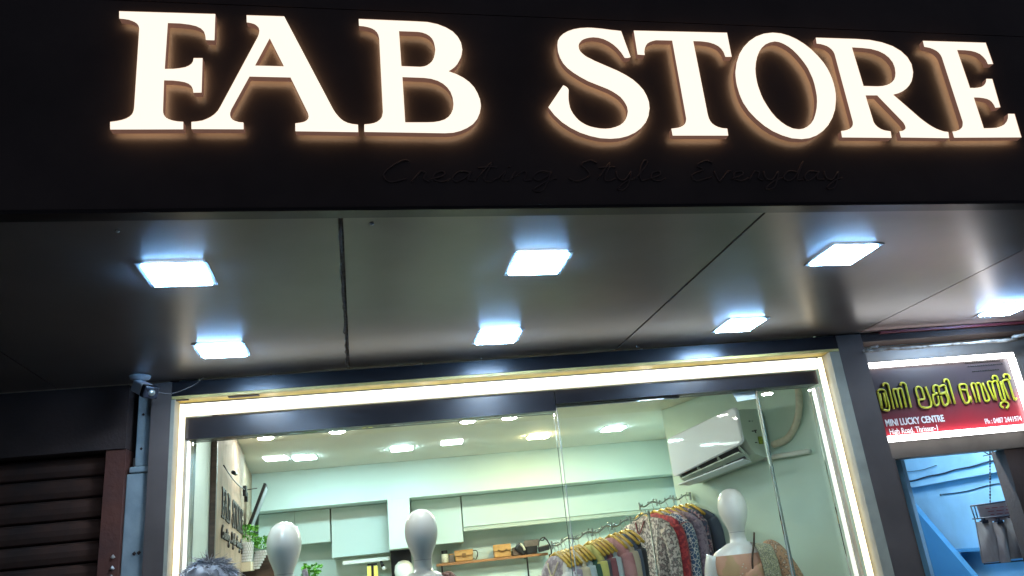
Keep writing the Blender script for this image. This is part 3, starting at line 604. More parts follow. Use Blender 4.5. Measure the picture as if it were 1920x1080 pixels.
# unseen spots added behind the beam to light the display; the last one shows
for x, z, lab in ((-0.75, 2.50, 'window spot lamp behind the beam above the left mannequin'), (0.06, 2.50, 'window spot lamp behind the beam above the middle mannequin'),
                  (1.32, 2.50, 'window spot lamp behind the beam, above the door pane'), (2.09, 2.427, 'small bright window spot lamp showing under the beam at the right of the door')):
    if True:
        ws = thing('window_spot', lab, 'spot lamp', (0, 0, 0), 'window spot lamps behind the beam'); o = ws
        MB().tube([(0, 0, 0.01), (0, 0, 0.30)], 0.006).build('stem', M['lamp_trim_white'], ws)
        MB().lathe((0, 0, 0.0), [(0.035, 0), (0.036, 0.004), (0.028, 0.012), (0.01, 0.02)], 16).build('shade', M['lamp_trim_white'], ws)
        MB().lathe((0, 0, -0.006), [(0.01, 0), (0.028, 0.002), (0.032, 0.0055)], 16).build('lens', M['window_spot'] if x < 2 else M['window_spot_dim'], ws)
    o.location = (x, 4.27 if z > 2.45 else 4.42, z); o['label'] = lab

# sign board on the left wall
t = thing('wall_sign_board', 'beige wall board inside the shop with black shop name lettering', 'sign board', (*LW(5.9, 0.02), 0.13))
MB().slab(LW(4.90, 0.002), LW(6.95, 0.002), (0.991, 0.133), 0.03, 0.14, 2.724).build('board', M['sign_board'], t)
MB().slab(LW(4.84, 0.002), LW(4.897, 0.002), (0.991, 0.133), 0.033, 0.14, 2.722).build('edge_post', M['wood_dark'], t)
DY, DX = 0.991, -0.1328
def BD(u, v, w=0.0):
    p = LW(5.17, 0.036 + w)
    return (p[0] + DX * u, p[1] + DY * u, v)
for ch, _ in ORDER:
    loops = [[((a / 1000 + 0.819) * 0.545, 2.072 + (b / 1000 - 2.883) * 0.45) for a, b in lp] for lp in LETTERS[ch]]
    poly_mesh('letter', loops, lambda u, v, w_: BD(u, v, w_), M['black_paint'], t, depth=0.006)
script('Creating Style Everyday', 0.0, 1.66, 1.955, 0.036, 0.1, lambda u, v: BD(u, v, 0.002), 0.007, MB()).build('tagline', M['black_paint'], t)
w = MB().slab(LW(6.96, 0.002), LW(8.18, 0.002), (0.991, 0.133), 0.012, 0.14, 2.723).build('wall_panel', M['wall_brown'])
solo(w, 'brown wall panel at the back left corner of the shop', 'wall panel')
p0, p1 = Vector((*LW(4.98, 0.06), 2.36)), Vector((*LW(6.62, 0.06), 2.405))
mb = MB().tube([p0.lerp(p1, i / 8) - Vector((0, 0, 0.02 * math.sin(PI * i / 8))) for i in range(9)], 0.004)
mb.tube([p0 + Vector((0, .25, -.01)), p0 + Vector((0, .33, -.012))], 0.012)
mb.box(p1.x - .012, p1.x + .012, p1.y, p1.y + .05, p1.z - .05, p1.z + .03)
mb.box(p1.x - .012, p1.x + .012, p1.y + .06, p1.y + .09, p1.z - .09, p1.z - .02)
solo(mb.build('cable', M['black_metal']), 'thin black cable stretched across the beige wall board', 'cable')

# leaning framed mirror
t = thing('wall_mirror', 'black framed mirror leaning out from the left wall on a wire', 'mirror', (-1.5, 7.2, 2.1))
ax = Vector((-0.152, 0, -0.40)).normalized(); ay = Vector((DX, DY, 0)); az = ax.cross(ay)
cM = Vector((-1.43, 7.35, 2.31))
MB().obox(cM, ax, ay, az, 0.215, 0.16, 0.012).build('frame', M['black_metal'], t)
sgn = 1 if az.x > 0 else -1
MB().obox(cM + az * sgn * 0.014, ax, ay, az, 0.195, 0.14, 0.002).build('glass', M['lamp_trim'], t)
MB().tube([(-1.535, 7.2, 2.465), (-1.40, 7.2, 2.475)], 0.004).build('wire', M['black_metal'], t)

# pot plants and wooden ledge
w = MB().box(-1.56, -1.17, 6.98, 7.5, 1.70, 1.79).build('ledge', M['wood_dark'])
solo(w, 'dark wooden ledge under the two white plant pots', 'ledge')
w = MB().box(-1.42, -1.17, 7.20, 7.5, 1.792, 1.945).build('wooden_box', M['wood_dark'])
solo(w, 'dark wooden box behind the white plant pots', 'box')
def pot_plant(x, y, z, r0, r1, h, lean, ph, nl, label, name='pot_plant', leafs=0.024):
    t = thing(name, label, 'pot plant', (x, y, z), 'pot plants')
    mb = MB(); rows = 7
    for i in range(rows):
        k = 22
        for q in range(k):
            a = 2 * PI * (q + 0.5 * (i % 2)) / k; f = (i + .5) / rows; r = r0 + (r1 - r0) * f
            c = Vector((x + lean * f + r * math.cos(a), y + r * math.sin(a), z + h * f))
            mb.obox(c, (-math.sin(a), math.cos(a), 0), (math.cos(a), math.sin(a), 0), (0, 0, 1), PI * r / k * 0.86, 0.004, h / rows * 0.40)
    mb.build('weave', M['wicker'], t)
    MB().loft([[(x + lean * f + (r0 + (r1 - r0) * f - .003) * math.cos(2 * PI * q / 18), y + (r0 + (r1 - r0) * f - .003) * math.sin(2 * PI * q / 18), z + h * f) for q in range(18)] for f in (0, .5, .97)]).build('pot', M['laminate_edge'], t)
    mb = MB()
    for i in range(nl):
        a = random.uniform(0, 2 * PI); e = random.uniform(0.0, 1) ** 0.6; rr = random.uniform(.1, 1) * (r1 + 0.025)
        c = Vector((x + lean + rr * math.cos(a), y + rr * math.sin(a), z + h + ph * e))
        d = Vector((math.cos(a), math.sin(a), random.uniform(-.3, .9))).normalized(); sd = d.orthogonal().normalized()
        sd.rotate(Matrix.Rotation(random.uniform(0, PI), 3, d)); l = leafs * random.uniform(.7, 1.4); nn = d.cross(sd) * l * .18
        mb.add([c, c + d * l * .45 + sd * l * .42 + nn, c + d * l, c + d * l * .45 - sd * l * .42 + nn], [(0, 1, 2), (0, 2, 3)])
    tag(mb.build('leaves', M['leaf'], t), kind='stuff')
    return t
pot_plant(-1.425, 6.88, 1.86, 0.05, 0.062, 0.15, 0, 0.13, 260, 'left white woven pot with bright green leaves beside the wall board')
pot_plant(-1.365, 6.95, 1.80, 0.03, 0.05, 0.14, 0.06, 0.10, 200, 'right tilted white woven pot with bright green leaves')
w = MB().box(-1.49, -1.37, 6.82, 6.97, 1.79, 1.858).build('stand', M['cream']); solo(w, 'small pale block carrying the left white pot', 'stand')
pot_plant(-1.0, 7.6, 1.58, 0.04, 0.05, 0.10, 0, 0.12, 120, 'small leafy plant behind the left mannequin shoulder', leafs=0.035)
w = MB().box(-1.15, -0.85, 7.5, 7.75, 0.13, 1.578).build('plinth', M['laminate_edge']); solo(w, 'tall plinth under the small leafy plant', 'plinth')

# cabinets at the back
def cabinet(x0, x1, z0, z1, y, doors, label):
    t = thing('wall_cabinet', label, 'cabinet', ((x0 + x1) / 2, y + .1, z0), 'wall cabinets along the back of the shop')
    MB().box(x0, x1, y + 0.021, 8.779, z0, z1).build('carcass', M['laminate_edge'], t)
    wd = (x1 - x0) / doors
    for i in range(doors):
        MB().box(x0 + wd * i + .003, x0 + wd * (i + 1) - .003, y, y + .02, z0 + .004, z1 - .004).build('door', M['laminate'], t, bevel=0.002)
    return t
cabinet(-1.64, -0.925, 2.035, 2.368, 8.5, 2, 'pale wall cabinet behind the left mannequin head')
cabinet(-0.915, -0.335, 1.875, 2.368, 8.5, 1, 'deeper pale cabinet between the left and middle mannequin heads')
cabinet(-0.326, -0.105, 1.888, 2.369, 8.16, 1, 'narrow projecting pale cabinet just left of the middle mannequin head')
cabinet(-0.095, 0.422, 1.905, 2.368, 8.5, 1, 'pale cabinet just right of the middle mannequin head')
t = cabinet(0.430, 2.82, 2.048, 2.368, 8.5, 1, 'long pale cabinet along the back wall above the handbags')
MB().box(0.430, 2.82, 8.49, 8.56, 2.010, 2.046).build('light_rail', M['laminate_edge'], t)
w = MB().box(-0.326, -0.125, 8.46, 8.777, 0.13, 1.884).build('niche_panel', M['black_metal']); solo(w, 'dark tall panel under the narrow projecting cabinet', 'panel')
t = thing('hat_stand', 'white display head on a stand in front of the dark tall panel', 'display head', (-0.2, 8.35, 1.4))
MB().lathe((-0.2, 8.38, 1.45), [(.05, 0), (.05, .08), (.08, .16), (.095, .23), (.085, .29), (.05, .325), (.01, .335)], 20).build('head', M['mannequin'], t)
MB().lathe((-0.2, 8.38, 1.0), [(.12, 0), (.12, .02), (.02, .04), (.02, .45)], 14).build('stand', M['black_metal'], t)
w = MB().box(-0.80, -0.336, 8.40, 8.49, 1.800, 1.835).build('track_rail', M['white_trim']); solo(w, 'pale rail below the cabinet left of the dark panel', 'rail')
t = thing('spot_lamp', 'small black spot lamp under the pale rail', 'lamp', (-0.42, 8.42, 1.75))
MB().tube([(-.425, 8.42, 1.798), (-.405, 8.40, 1.745)], [.012, .02]).build('body', M['black_metal'], t)
MB().tube([(-.400, 8.39, 1.74), (-.392, 8.38, 1.715)], [.018, .022]).build('lens', M['mannequin'], t)
t = thing('wall_lamp', 'yellow wall lamp with a black T bracket left of the middle mannequin', 'lamp', (-0.51, 8.45, 1.3))
MB().box(-.565, -.525, 8.43, 8.47, 1.3, 1.765).build('tube', M['yellow_lamp'], t, bevel=.01)
MB().box(-.50, -.46, 8.43, 8.47, 1.3, 1.762).build('tube', M['yellow_lamp'], t, bevel=.01)
MB().box(-.522, -.503, 8.42, 8.47, 1.3, 1.769).box(-.56, -.465, 8.42, 8.428, 1.766, 1.785).build('bracket', M['black_metal'], t)

# shelf with bags
t = thing('wall_shelf', 'narrow wooden shelf on black brackets carrying handbags', 'shelf', (0.72, 8.7, 1.2))
MB().box(0.13, 1.30, 8.60, 8.778, 1.695, 1.72).build('board', M['wood_shelf'], t)
for x in (0.185, 1.075):
    MB().box(x - .008, x + .008, 8.61, 8.626, 1.0, 1.694).box(x - .008, x + .008, 8.628, 8.777, 1.68, 1.694).build('bracket', M['black_metal'], t)
t = thing('jar', 'cream jar with black lid at the left end of the wooden shelf', 'jar', (0.222, 8.67, 1.721))
MB().lathe((0.222, 8.66, 1.721), [(.032, 0), (.038, .01), (.038, .075), (.03, .09)], 16).build('body', M['cream'], t)
MB().lathe((0.222, 8.66, 1.812), [(.03, 0), (.032, .004), (.032, .03), (.028, .034)], 16).build('lid', M['black_paint'], t)
mb = MB()
for i in range(5): mb.lathe((0.205 + .01 * i, 8.621, 1.745 + .012 * (i % 3)), [(.001, 0), (.005, .003), (.001, .007)], 5)
mb.build('print', M['black_paint'], t)
t = thing('small_box', 'small brown box between the jar and the tan handbag', 'box', (0.29, 8.68, 1.721))
MB().box(0.266, 0.316, 8.64, 8.74, 1.721, 1.795).build('carton', M['bag_brown'], t, bevel=.004)
MB().box(0.264, 0.318, 8.638, 8.742, 1.797, 1.806).build('lid', M['leather_tan'], t)
def handbag(x0, x1, h, label, strap, clasp):
    t = thing('handbag', label, 'handbag', ((x0 + x1) / 2, 8.67, 1.721), 'tan handbags on the shelf')
    MB().hexa([(x0 + .004, 8.62, 1.721), (x1 - .004, 8.62, 1.721), (x1 - .004, 8.74, 1.721), (x0 + .004, 8.74, 1.721),
               (x0, 8.645, 1.721 + h), (x1, 8.645, 1.721 + h), (x1, 8.715, 1.721 + h), (x0, 8.715, 1.721 + h)]).build('body', M['leather_tan'], t, bevel=.008)
    MB().hexa([(x0 - .002, 8.622, 1.721 + h * .52), (x1 + .002, 8.622, 1.721 + h * .52), (x1 + .002, 8.63, 1.721 + h * .52), (x0 - .002, 8.63, 1.721 + h * .52),
               (x0 - .003, 8.636, 1.721 + h + .004), (x1 + .003, 8.636, 1.721 + h + .004), (x1 + .003, 8.644, 1.721 + h + .004), (x0 - .003, 8.644, 1.721 + h + .004)]).build('flap', M['leather_tan'], t)
    xm = (x0 + x1) / 2
    mb = MB().box(x0, x1, 8.618, 8.622, 1.721 + h * .49, 1.721 + h * .52)
    if clasp: mb.box(xm - .02, xm + .02, 8.614, 8.62, 1.721 + h * .36, 1.721 + h * .72)
    else: mb.tube([(xm - .05, 8.616, 1.721 + h * .62), (xm, 8.612, 1.721 + h * .42), (xm + .05, 8.616, 1.721 + h * .62)], .005)
    mb.build('clasp', M['leather_seam'], t)
    if strap:
        MB().tube(spline([(x1, 8.68, 1.721 + h * .9), (x1 + .04, 8.67, 1.721 + h * .85), (x1 + .05, 8.67, 1.721 + h * .5), (x1 + .03, 8.67, 1.73), (x1, 8.68, 1.74)], 5), .005, 5).build('strap', M['black_paint'], t)
    return t
handbag(0.325, 0.516, 0.108, 'tan handbag with a side strap, next to the cream jar', True, True)
handbag(0.735, 0.918, 0.125, 'tan flap handbag beside the black bags on the shelf', False, False)
t = thing('black_handbag', 'rounded black and brown bag leaning beside the tan flap handbag', 'handbag', (1.0, 8.68, 1.721))
MB().obox((0.975, 8.70, 1.765), (1, 0, 0), (0, 1, 0), (0, 0, 1), .04, .03, .042).build('body', M['bag_brown'], t, bevel=.01)
MB().obox((1.03, 8.66, 1.78), (0.75, 0, -.66), (0, 1, 0), (.66, 0, .75), .065, .03, .045).build('flap', M['leather_black'], t, bevel=.02)
MB().tube(spline([(1.02, 8.625, 1.835), (1.05, 8.62, 1.80), (1.06, 8.62, 1.765)], 4), .012).build('buckle', M['cream'], t)
t = thing('black_handbag', 'boxy black bag standing upright at the right of the shelf', 'handbag', (1.12, 8.68, 1.721))
MB().hexa([(1.08, 8.62, 1.722), (1.19, 8.62, 1.722), (1.19, 8.74, 1.722), (1.08, 8.74, 1.722), (1.065, 8.62, 1.85), (1.215, 8.62, 1.865), (1.215, 8.74, 1.865), (1.065, 8.74, 1.85)]).build('body', M['leather_black'], t, bevel=.01)
MB().box(1.063, 1.22, 8.612, 8.618, 1.80, 1.862).build('flap', M['bag_brown'], t)
t = thing('black_handbag', 'small black bag with looped straps hanging past the shelf end', 'handbag', (1.3, 8.55, 1.6))
MB().obox((1.255, 8.56, 1.765), (1, 0, .15), (0, 1, 0), (-.15, 0, 1), .06, .03, .028).build('body', M['leather_black'], t, bevel=.01)
mb = MB().tube(spline([(1.20, 8.56, 1.78), (1.22, 8.56, 1.85), (1.27, 8.56, 1.875), (1.26, 8.56, 1.845), (1.225, 8.56, 1.85)], 5), .006)
mb.tube(spline([(1.27, 8.56, 1.875), (1.31, 8.55, 1.82), (1.33, 8.55, 1.74), (1.32, 8.55, 1.65)], 5), [.008] * 16)
mb.box(1.30, 1.335, 8.54, 8.57, 1.58, 1.70)
mb.build('strap', M['leather_black'], t)
w = MB().box(0.12, 2.6, 8.765, 8.777, 0.14, 1.64).build('back_panel', M['laminate']); solo(w, 'pale wall panel below the wooden handbag shelf', 'panel')

# ---------------------------------------------------------------- air conditioner
t = thing('air_conditioner', 'white wall air conditioner hanging at a slant on the right wall', 'air conditioner', (2.3, 5.6, 2.1))
a0 = Vector((2.224, 5.22, 0)); ad = Vector((-0.33, 0.944, 0)); an = Vector((-0.944, -0.33, 0)); L_ = 0.806
def AC(u, o, z): 
    p = a0 + ad * u + an * o; return (p.x, p.y, z - 0.075 * u / L_)
prof = [(-.225, 2.485), (-.04, 2.487), (-.012, 2.475), (-.006, 2.44), (-.006, 2.32), (-.035, 2.255), (-.082, 2.178), (-.16, 2.148), (-.225, 2.15)]
rings = []
for u in (0.0, L_):
    rings.append([AC(u, o, z) for o, z in prof])
MB().loft(rings, smooth=False).build('body', M['ac_side'], t, bevel=.006)
pr = []
for cu_, cz_, a1 in ((L_ - .03, 2.465, 0), (.03, 2.465, 90), (.03, 2.235, 180), (L_ - .03, 2.235, 270)):
    for k in range(5):
        a = math.radians(a1 + k * 22.5)
        pr.append((cu_ + .045 * math.cos(a), cz_ + .04 * math.sin(a)))
def lift(u, z): return z + 0.05 * (1 - u / L_) * max(0, (2.47 - z) / .27) + .012 * (u / L_) * max(0, (2.47 - z) / .27)
MB().loft([[AC(u, 0.0, lift(u, z)) for u, z in pr], [AC(u, 0.014, lift(u, z)) for u, z in pr], [AC(.4 + (u - .4) * .97, 0.02, lift(u, 2.35 + (z - 2.35) * .95)) for u, z in pr]], smooth=False).build('front_panel', M['ac_white'], t)
MB().hexa([AC(.05, -.078, 2.165), AC(L_ - .04, -.078, 2.165), AC(L_ - .04, -.010, 2.215), AC(.05, -.010, 2.250),
           AC(.05, -.075, 2.172), AC(L_ - .04, -.075, 2.172), AC(L_ - .04, -.004, 2.222), AC(.05, -.004, 2.257)]).build('outlet', M['ac_dark'], t)
for u in (.05, .29, .53, .755):
    e = .035 * (1 - u / L_)
    MB().hexa([AC(u, -.08, 2.135), AC(u + .014, -.08, 2.135), AC(u + .014, -.006, 2.190 + e), AC(u, -.006, 2.190 + e),
               AC(u, -.075, 2.175), AC(u + .014, -.075, 2.175), AC(u + .014, .002, 2.218 + e), AC(u, .002, 2.218 + e)]).build('divider', M['ac_side'], t)
MB().hexa([AC(.04, -.075, 2.128), AC(L_ - .05, -.075, 2.128), AC(L_ - .03, .015, 2.142), AC(.02, .015, 2.142),
           AC(.04, -.075, 2.134), AC(L_ - .05, -.075, 2.134), AC(L_ - .03, .015, 2.150), AC(.02, .015, 2.150)]).build('louver', M['ac_white'], t)
MB().hexa([AC(.06, -.05, 2.178), AC(L_ - .06, -.05, 2.166), AC(L_ - .06, .004, 2.180), AC(.06, .004, 2.200),
           AC(.06, -.05, 2.186), AC(L_ - .06, -.05, 2.174), AC(L_ - .06, .004, 2.188), AC(.06, .004, 2.208)]).build('louver', M['ac_side'], t)
def side(o, z, ho, hz, nm, mt):
    MB().hexa([AC(-.002, o - ho, z - hz), AC(-.002, o + ho, z - hz), AC(-.0065, o + ho, z - hz), AC(-.0065, o - ho, z - hz),
               AC(-.002, o - ho, z + hz), AC(-.002, o + ho, z + hz), AC(-.0065, o + ho, z + hz), AC(-.0065, o - ho, z + hz)]).build(nm, mt, t)
side(-.155, 2.265, .018, .026, 'sticker', M['sticker_green'])
for o, z, ho, hz in ((-.09, 2.40, .006, .003), (-.115, 2.40, .004, .002), (-.10, 2.33, .006, .003), (-.125, 2.335, .012, .003), (-.125, 2.325, .003, .008), (-.11, 2.25, .008, .003)):
    side(o, z, ho, hz, 'mark', M['ac_dark'])
MB().lathe((0, 0, 0), [(.001, 0), (.02, .001), (.02, .003)], 8)
mb = MB().tube(spline([(2.44, 5.235, 2.222), (2.50, 5.12, 2.245), (2.535, 5.02, 2.33), (2.548, 4.95, 2.44), (2.553, 4.92, 2.58), (2.553, 4.92, 2.72)], 6), .024, 10)
solo(mb.build('insulated_pipe', M['pipe_wrap']), 'cream wrapped pipe curving up from the air conditioner', 'pipe')
mb = MB().tube([(2.40, 5.31, 2.145), (2.555, 4.965, 2.13)], .017, 10)
solo(mb.build('drain_pipe', M['pvc']), 'straight white drain pipe beside the air conditioner', 'pipe')

# ---------------------------------------------------------------- clothes on waterfall arms
RD = Vector((-0.94, -0.34, 0)).normalized(); RB = Vector((-0.34, 0.94, 0)).normalized()
R1a, R1b = Vector((1.647, 5.80, 1.873)), Vector((0.867, 5.518, 1.721))
R2a, R2b = Vector((2.11, 6.18, 2.0)), Vector((1.647, 6.012, 1.948))
def rail(a, b, waves, amp, label, post):
    t = thing('clothes_rail', label, 'clothes rail', (a.x, a.y, 0.13), 'chrome waterfall clothes rails')
    n = waves * 8
    pt = lambda f: a.lerp(b, f) + Vector((0, 0, amp * math.sin(f * waves * 2 * PI)))
    MB().tube([pt(i / n) for i in range(n + 1)], .006, 6).build('rod', M['chrome'], t)
    mb = MB()
    for i in range(waves * 3):
        p = pt((i + .5) / (waves * 3)); mb.lathe(p + Vector((0, 0, .008)), [(.003, 0), (.007, .005), (.006, .012), (.002, .015)], 7)
    mb.build('peg', M['chrome'], t)
    mb = MB()
    for i in range(1, waves + 1):
        p = pt(min(1, i / waves)); mb.box(p.x - .005, p.x + .005, p.y - .008, p.y + .008, p.z - .026, p.z + .026)
    mb.box(a.x - .006, a.x + .008, a.y - .012, a.y + .012, a.z - .035, a.z + .025)
    mb.build('bracket', M['chrome'], t)
    if post: MB().tube([(a.x, a.y, .13), (a.x, a.y, a.z)], .006, 8).build('post', M['chrome'], t)
    return t
rail(R1a, R1b, 5, .012, 'wavy chrome clothes rail carrying the long row of plain clothes', True)
rail(R2a, R2b, 3, .012, 'short chrome clothes rail on the wall carrying the printed dresses', False)
HN = {}
def hanger(h, rot, label):
    if 'h' not in HN:
        t = thing('clothes_hanger', label, 'hanger', (0, 0, 0), 'yellow wooden clothes hangers'); HN['h'] = t
        MB().tube(spline([(.0, .0, -.058), (0, 0, -.03), (0, .012, -.012), (0, .012, .008), (0, 0, .014), (0, -.012, .004)], 4), .0028, 5).build('hook', M['chrome'], t)
        mb = MB()
        for s in (-1, 1):
            mb.tube([(0, 0, -.054), (0, s * .06, -.072), (0, s * .13, -.11), (0, s * .185, -.15)], [.011, .012, .011, .010], 6)
        mb.tube([(0, -.165, -.144), (0, .165, -.144)], .006, 5)
        mb.build('frame', M['hanger_yellow'], t); o = t
    else: o = copy_tree(HN['h'])
    o.location = h; o.rotation_euler = (0, 0, rot); o['label'] = label
def garment(h, w, drop, mt, label, name, group, amp=.02, thick=.04, seed=0, sleeve=True, flare=1.12, neck=None):
    rnd = random.Random(seed)
    ya = rnd.uniform(-.2, .2); rot_ = Matrix.Rotation(ya, 3, 'Z'); RBl, RDl = RB.copy(), RD.copy(); RBl.rotate(rot_); RDl.rotate(rot_)
    drop *= rnd.uniform(.9, 1.08); sag = rnd.uniform(-.012, .012)
    t = thing(name, label, 'garment', h, group)
    ph = [rnd.uniform(0, 6.28) for _ in range(4)]
    N = 44; rings = []
    for dz, hw, th in ((-.085, .045, .012), (-.10, .075, .02), (-.135, w * .72, .026), (-.175, w * .97, .03), (-.22, w, .034), (-.32, w * .95, thick), (-.5, w * .94, thick), (-.75, w * 1.02, thick * 1.2), (-drop, w * flare, thick * 1.3)):
        rg = []
        fa = amp * max(0, min(1, (-dz - .15) / .4))
        for k in range(N):
            a = 2 * PI * k / N; cx_, sx_ = math.cos(a), math.sin(a)
            b_ = hw * (abs(cx_) ** .75) * (1 if cx_ > 0 else -1)
            q = th * (abs(sx_) ** .6) * (1 if sx_ > 0 else -1)
            q += fa * (math.sin(b_ / w * 9 + ph[0] + dz * 1.5) + .6 * math.sin(b_ / w * 17 + ph[1] - dz * 2)) * (1 if sx_ > 0 else .6)
            p = Vector(h) + RBl * b_ + RDl * q + Vector((0, 0, dz + .028 + sag * b_ / w)); rg.append(p)
        rings.append(rg)
    MB().loft(rings).build('body', mt, t)
    if sleeve:
        for s in (-1, 1):
            pts = [Vector(h) + RBl * s * w * .86 + Vector((0, 0, -.19)), Vector(h) + RBl * s * w * 1.02 + RDl * .01 + Vector((0, 0, -.27)),
                   Vector(h) + RBl * s * w * 1.06 + RDl * .015 + Vector((0, 0, -.42)), Vector(h) + RBl * s * w * 1.04 + RDl * .02 + Vector((0, 0, -.58))]
            MB().tube(spline(pts, 3), [.05, .05, .048, .046, .045, .044, .043, .042, .04, .04][:10], 10).build('sleeve', mt, t)
    if neck:
        MB().tube(spline([Vector(h) + RBl * -.06 + RDl * .03 + Vector((0, 0, -.10)), Vector(h) + RDl * .05 + Vector((0, 0, -.185)), Vector(h) + RBl * .06 + RDl * .03 + Vector((0, 0, -.10))], 5), .006, 5).build('neckline', neck, t)
    return t
F = {'lilac': fabric('lilac_print', (.55, .5, .55), (.36, .3, .36), scale=30), 'white': fabric('white_cloth', (.68, .68, .66)), 'grey': fabric('grey_cloth', (.42, .42, .45)),
     'cream': fabric('cream_cloth', (.68, .58, .40)), 'pale_blue': fabric('pale_blue_cloth', (.45, .53, .55)), 'dark_green': fabric('dark_green_cloth', (.03, .09, .06)),
     'yellow_green': fabric('yellow_green_cloth', (.55, .52, .15)), 'charcoal': fabric('charcoal_cloth', (.07, .07, .09)), 'maroon': fabric('maroon_cloth', (.24, .08, .09)),
     'pink': fabric('dusty_pink_cloth', (.48, .24, .24), (.42, .19, .2), scale=9), 'beige': fabric('beige_cloth', (.46, .38, .28)), 'navy': fabric('navy_cloth', (.07, .09, .14)), 'black': fabric('black_cloth', (.02, .02, .025)),
     'bw': fabric('leaf_print', (.66, .58, .54), (.10, .11, .11), (.36, .27, .26), scale=48, th=.52), 'red': fabric('red_print', (.55, .06, .07), (.3, .03, .05), scale=40),
     'blue_tile': fabric('blue_lattice', (.72, .72, .75), (.07, .13, .26), scale=38, kind='mesh', th=.06), 'rose_print': fabric('rose_print', (.33, .12, .16), (.62, .42, .42), scale=36, th=.55),
     'purple': fabric('purple_print', (.2, .15, .24), (.34, .26, .36), scale=40), 'navy_print': fabric('navy_print', (.05, .06, .12), (.3, .12, .16), (.4, .4, .45), scale=42, th=.56)}
RG1, RG2 = 'plain clothes on the long rail', 'printed clothes on the short wall rail'
rows = [(.985, 'lilac', .18, 'lilac printed top at the outer left end of the long rail', 'cream'),
        (.945, 'white', .18, 'white top just behind the lilac printed one', None), (.905, 'grey', .175, 'light grey top behind the white one on the long rail', None),
        (.865, 'lilac', .175, 'second lilac printed top, behind the light grey one', None),
        (.80, 'cream', .185, 'cream yellow top with an embroidered neckline on the long rail', 'white'), (.755, 'pale_blue', .18, 'pale blue top just right of the cream one', None),
        (.715, 'dark_green', .18, 'dark green top between the pale blue and yellow green clothes', None),
        (.60, 'yellow_green', .185, 'yellow green kurta near the middle of the long rail', None), (.555, 'charcoal', .18, 'charcoal top just right of the yellow green kurta', None),
        (.51, 'maroon', .18, 'maroon top left of the dusty pink kurta', None), (.465, 'pale_blue', .175, 'pale blue top peeking out left of the dusty pink kurta', None),
        (.345, 'pink', .215, 'dusty pink kurta with a paper tag at its neck', 'cream'), (.28, 'beige', .205, 'beige kurta just right of the dusty pink one', None),
        (.20, 'navy', .19, 'navy jacket at the right end of the long rail', None), (.14, 'black', .185, 'black jacket at the right end of the long rail, behind the navy one', None)]
HR = math.atan2(-RD.y, -RD.x)
for i, (f, mk, wd, lab, nk) in enumerate(rows):
    h = R1a.lerp(R1b, .13 + .86 * f) + Vector((0, 0, -.016))
    t = garment(h, wd * .95, 1.05, F[mk], lab, 'kurta', RG1, seed=i, neck=F[nk] if nk else None)
    if mk == 'pink':
        p = Vector(h) + RD * .06 + Vector((0, 0, -.24))
        MB().obox(p, RB, RD, (.05, .1, 1), .02, .002, .055).build('paper_tag', M['cream'], t)
        mb = MB()
        for k in range(5): 
            q = Vector(h) + RD * .052 + RB * (.02 * k - .04) + Vector((0, 0, -.165 - .015 * (2 - abs(k - 2)))); mb.lathe(q, [(.001, 0), (.006, .004), (.001, .009)], 5)
        mb.build('beads', M['cream'], t)
    hanger(h + Vector((0, 0, .012)), HR, 'yellow wooden hanger holding the ' + lab.split(' on the ')[0].split(' at the ')[0].split(' just ')[0].split(' near ')[0])
rows2 = [(.98, 'bw', .33, 'black and cream leaf print dress at the front of the short rail', 'maroon'), (.74, 'red', .29, 'red printed dress behind the leaf print dress', None),
         (.60, 'blue_tile', .28, 'blue and white lattice print dress on the short rail', None), (.47, 'rose_print', .275, 'rose printed dress right of the lattice print one', None),
         (.33, 'purple', .265, 'purple printed dress near the wall end of the short rail', None), (.20, 'navy_print', .255, 'navy floral dress second from the wall on the short rail', None),
         (.07, 'navy', .25, 'plain navy dress against the wall on the short rail', None)]
for i, (f, mk, wd, lab, nk) in enumerate(rows2):
    h = R2a.lerp(R2b, f) + Vector((0, 0, -.016))
    garment(h, wd, 1.2, F[mk], lab, 'dress', RG2, seed=40 + i, amp=.024, thick=.045, neck=F[nk] if nk else None)
    hanger(h + Vector((0, 0, .012)), HR, 'yellow wooden hanger holding the ' + lab.split(' on the ')[0].split(' at the ')[0].split(' behind ')[0].split(' right ')[0].split(' near ')[0].split(' second ')[0].split(' against ')[0])

# ---------------------------------------------------------------- mannequins
BODY = [(0, .012, .012, 0), (.008, .04, .05, 0), (.03, .066, .082, 0), (.065, .084, .1, 0), (.11, .091, .108, 0), (.15, .088, .104, -.002), (.19, .077, .09, -.006), (.225, .062, .072, -.008),
        (.25, .052, .06, -.004), (.27, .049, .054, .004), (.30, .049, .052, .008), (.335, .054, .055, .010), (.36, .07, .062, .012), (.385, .115, .072, .012), (.405, .155, .078, .012), (.43, .178, .085, .010), (.48, .175, .1, .004),
        (.56, .155, .112, -.004), (.66, .14, .10, 0), (.78, .122, .088, 0), (.88, .145, .105, 0), (.98, .168, .115, .004), (1.1, .165, .11, .006), (1.4, .12, .1, .01), (1.62, .1, .09, .01), (1.78, .09, .1, 0)]
BODY = [(d - (.03 if d >= .36 else 0), a, b, c) for d, a, b, c in BODY]
def mring(c, top, d, rx, ry, yo, rot, n=28, grow=0.0):
    out = []
    for k in range(n):
        a = 2 * PI * k / n
        v = Vector(((rx + grow) * math.cos(a), (ry + grow) * math.sin(a) + yo, 0)); v.rotate(Matrix.Rotation(rot, 3, 'Z'))
        out.append(Vector((c[0], c[1], top - d)) + v)
    return out
